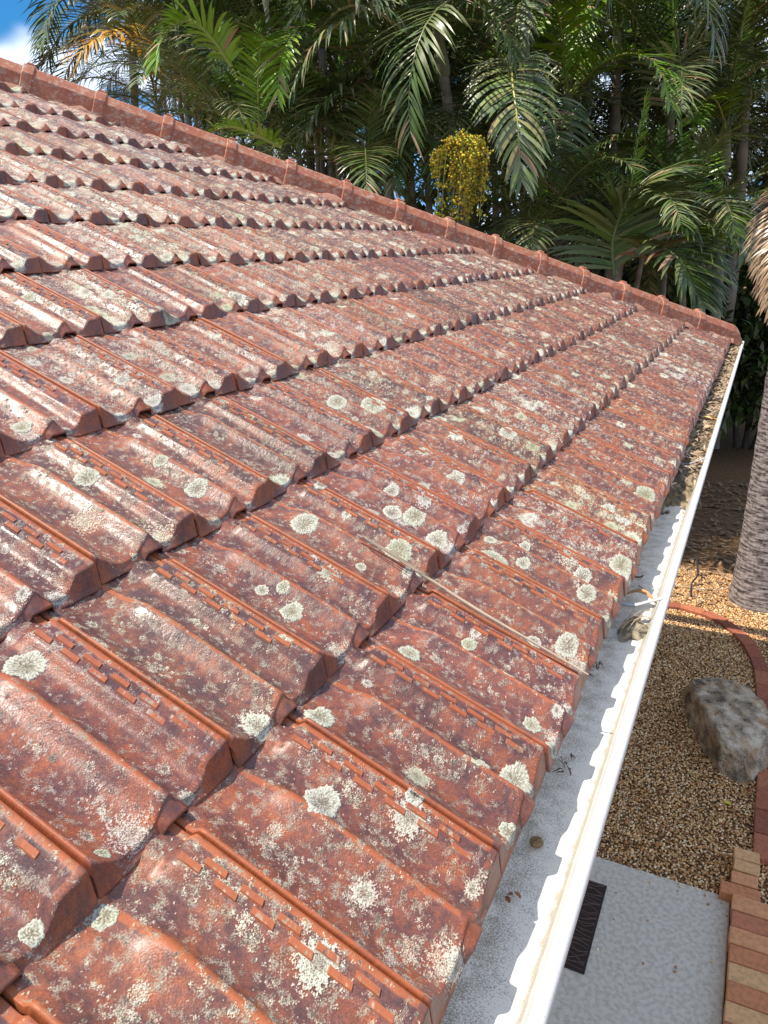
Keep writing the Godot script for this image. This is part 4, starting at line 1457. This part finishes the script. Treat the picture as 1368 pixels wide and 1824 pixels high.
	hero(low[4], [[1195, 210, 9.2], [1205, 120, 8.9], [1260, 72, 8.7], [1335, 100, 8.6]], 0.62, 44, 0.036, 0.4, GREENS + PALE, Color(0.15, 0.19, 0.07), r, 0.06)
	hero(low[2], [[985, 170, 8.4], [988, 230, 8.2], [1000, 300, 8.1], [1012, 350, 8.1]], 0.65, 36, 0.034, 0.5, GREENS + PALE, Color(0.22, 0.25, 0.08), r, 0.02)
	# young palms crowding right behind the hip
	var young := [[392, 205, 8.6], [455, 215, 8.0], [535, 250, 8.4], [600, 235, 9.2], [655, 300, 8.2], [725, 300, 9.6], [905, 350, 9.0], [965, 400, 8.2], [1040, 400, 8.8], [280, 165, 9.6], [560, 170, 9.8], [1150, 380, 9.0], [1265, 440, 9.2]]
	for k in young.size():
		var q: Array = young[k]
		var crown := px_at(q[0], q[1], q[2])
		palm("young bushy palm filling the gap just behind the hip caps", Vector3(crown.x + r.randfn(0, 0.1), 0, crown.z), crown - Vector3(0, 0.5, 0), 0.035, 9, 1.1, r, "young palms behind the hip", 0.1, 0.72)
	# the thick trunk by the gravel and its dead frond
	var foot := px_y(1305, 1062, 0.02)
	var big := thing("thick_palm", Vector3(foot.x + 0.24, 0, foot.z))
	var b := Build.new()
	var rad := PackedFloat32Array()
	var path := PackedVector3Array()
	for k in 60:
		var t := k / 59.0
		path.push_back(Vector3(0.10 * t * t, 6.5 * t - 0.05, 0))
		rad.push_back(0.235 * (1.0 + 0.22 * exp(-t * 14.0)) * lerpf(1.0, 0.82, t) * (1.0 + (0.022 if k % 2 else 0.0)))
	b.tube(path, rad, 28)
	part("trunk", b.mesh(), mats.bark, big)
	for k in 11:
		var az := k * 2.4
		part("frond", kit.green[k % 8], null, big, Transform3D((Basis(Vector3.UP, az) * Basis(Vector3.RIGHT, 0.08 * k - 0.3)).scaled(Vector3.ONE * 1.25), Vector3(0.1, 6.4, 0)))
	hero(big, [[1450, 310, 6.6], [1415, 345, 6.4], [1385, 420, 6.3], [1368, 540, 6.3]], 0.42, 70, 0.018, 0.95, DEAD, Color(0.30, 0.18, 0.09), r, 0.05)
	hero(big, [[1460, 330, 6.5], [1430, 370, 6.4], [1400, 450, 6.2], [1380, 560, 6.2]], 0.40, 70, 0.018, 0.95, DEAD, Color(0.30, 0.18, 0.09), r, 0.05)
	tag(big, "thick ringed grey palm trunk standing on the gravel, dead brown frond hanging", "palm", group)
	# more palms farther back, told apart only by their place
	for k in 54:
		var px := lerpf(290, 1420, (k + r.randf()) / 54.0)
		var depth := r.randf_range(11.0, 15.5)
		var py := r.randf_range(40, 330) if px > 560 else r.randf_range(50, 210)
		if px > 900: py = r.randf_range(-40, 440)
		var crown := px_at(px, py, depth)
		if crown.y < 0.8: crown.y = 0.8 + r.randf()
		palm("palm in the dense thicket farther behind the roof", Vector3(crown.x + r.randfn(0, 0.3), 0, crown.z), crown, r.randf_range(0.03, 0.055), 10, 1.35, r, "palms of the thicket farther back", 0.25)
	build_shrubs()

func build_shrubs() -> void:
	var r := RandomNumberGenerator.new()
	r.seed = 808
	var kinds := []
	for k in 3:
		var b := Build.new()
		for q in 1500:
			var a := r.randf() * TAU
			var el := asin(r.randf_range(-0.75, 1.0))
			var rad := pow(r.randf(), 0.4)
			var p := Vector3(cos(a) * cos(el) * rad * 1.0, 1.1 + sin(el) * rad * 1.15, sin(a) * cos(el) * rad)
			var bs := Basis(Vector3.UP, r.randf() * TAU) * Basis(Vector3.RIGHT, r.randfn(0.5, 0.5))
			var l := r.randf_range(0.09, 0.17)
			var col: Color = GREENS[r.randi() % 5] * r.randf_range(0.7, 1.15)
			b.quad(p + bs * Vector3(0, 0, 0), p + bs * Vector3(l * 0.26, 0.01, l * 0.5), p + bs * Vector3(0, -0.02, l), p + bs * Vector3(-l * 0.26, 0.01, l * 0.5), Color(col.r, col.g, col.b))
		kinds.push_back(b.mesh())
	for k in 22:
		var px := lerpf(420, 1480, k / 21.0)
		var depth := 12.0 if k % 2 else 16.5
		var p := px_at(px, 400, depth)
		var s := 1.5 if k % 2 else 2.3
		var o := thing("shrub", Vector3(p.x, 0, p.z))
		var b := Build.new()
		for q in 3:
			b.tube(curve([Vector3(0.08 * q - 0.08, -0.05, 0), Vector3(0.2 * q - 0.2, 0.6, 0.1 * q), Vector3(0.4 * q - 0.4, 1.4, 0.2 * q - 0.2)], 6), taper(6, 0.04, 0.012), 5, Color(0.10, 0.08, 0.06))
		part("stem", b.mesh(), mats.paint, o, Transform3D(Basis().scaled(Vector3.ONE * s), Vector3.ZERO))
		part("foliage", kinds[k % 3], mats.leaf, o, Transform3D(Basis(Vector3.UP, r.randf() * TAU).scaled(Vector3(s, s * r.randf_range(0.9, 1.15), s)), Vector3.ZERO))
		tag(o, "dark leafy shrub filling the gaps between the palm trunks", "shrub", "shrubs under the palms")

func _ready() -> void:
	rng.seed = 20240
	setup_light()
	make_materials()
	make_tile_material()
	build_ground()
	build_house()
	build_lichens()
	build_gutter_litter()
	build_palms()
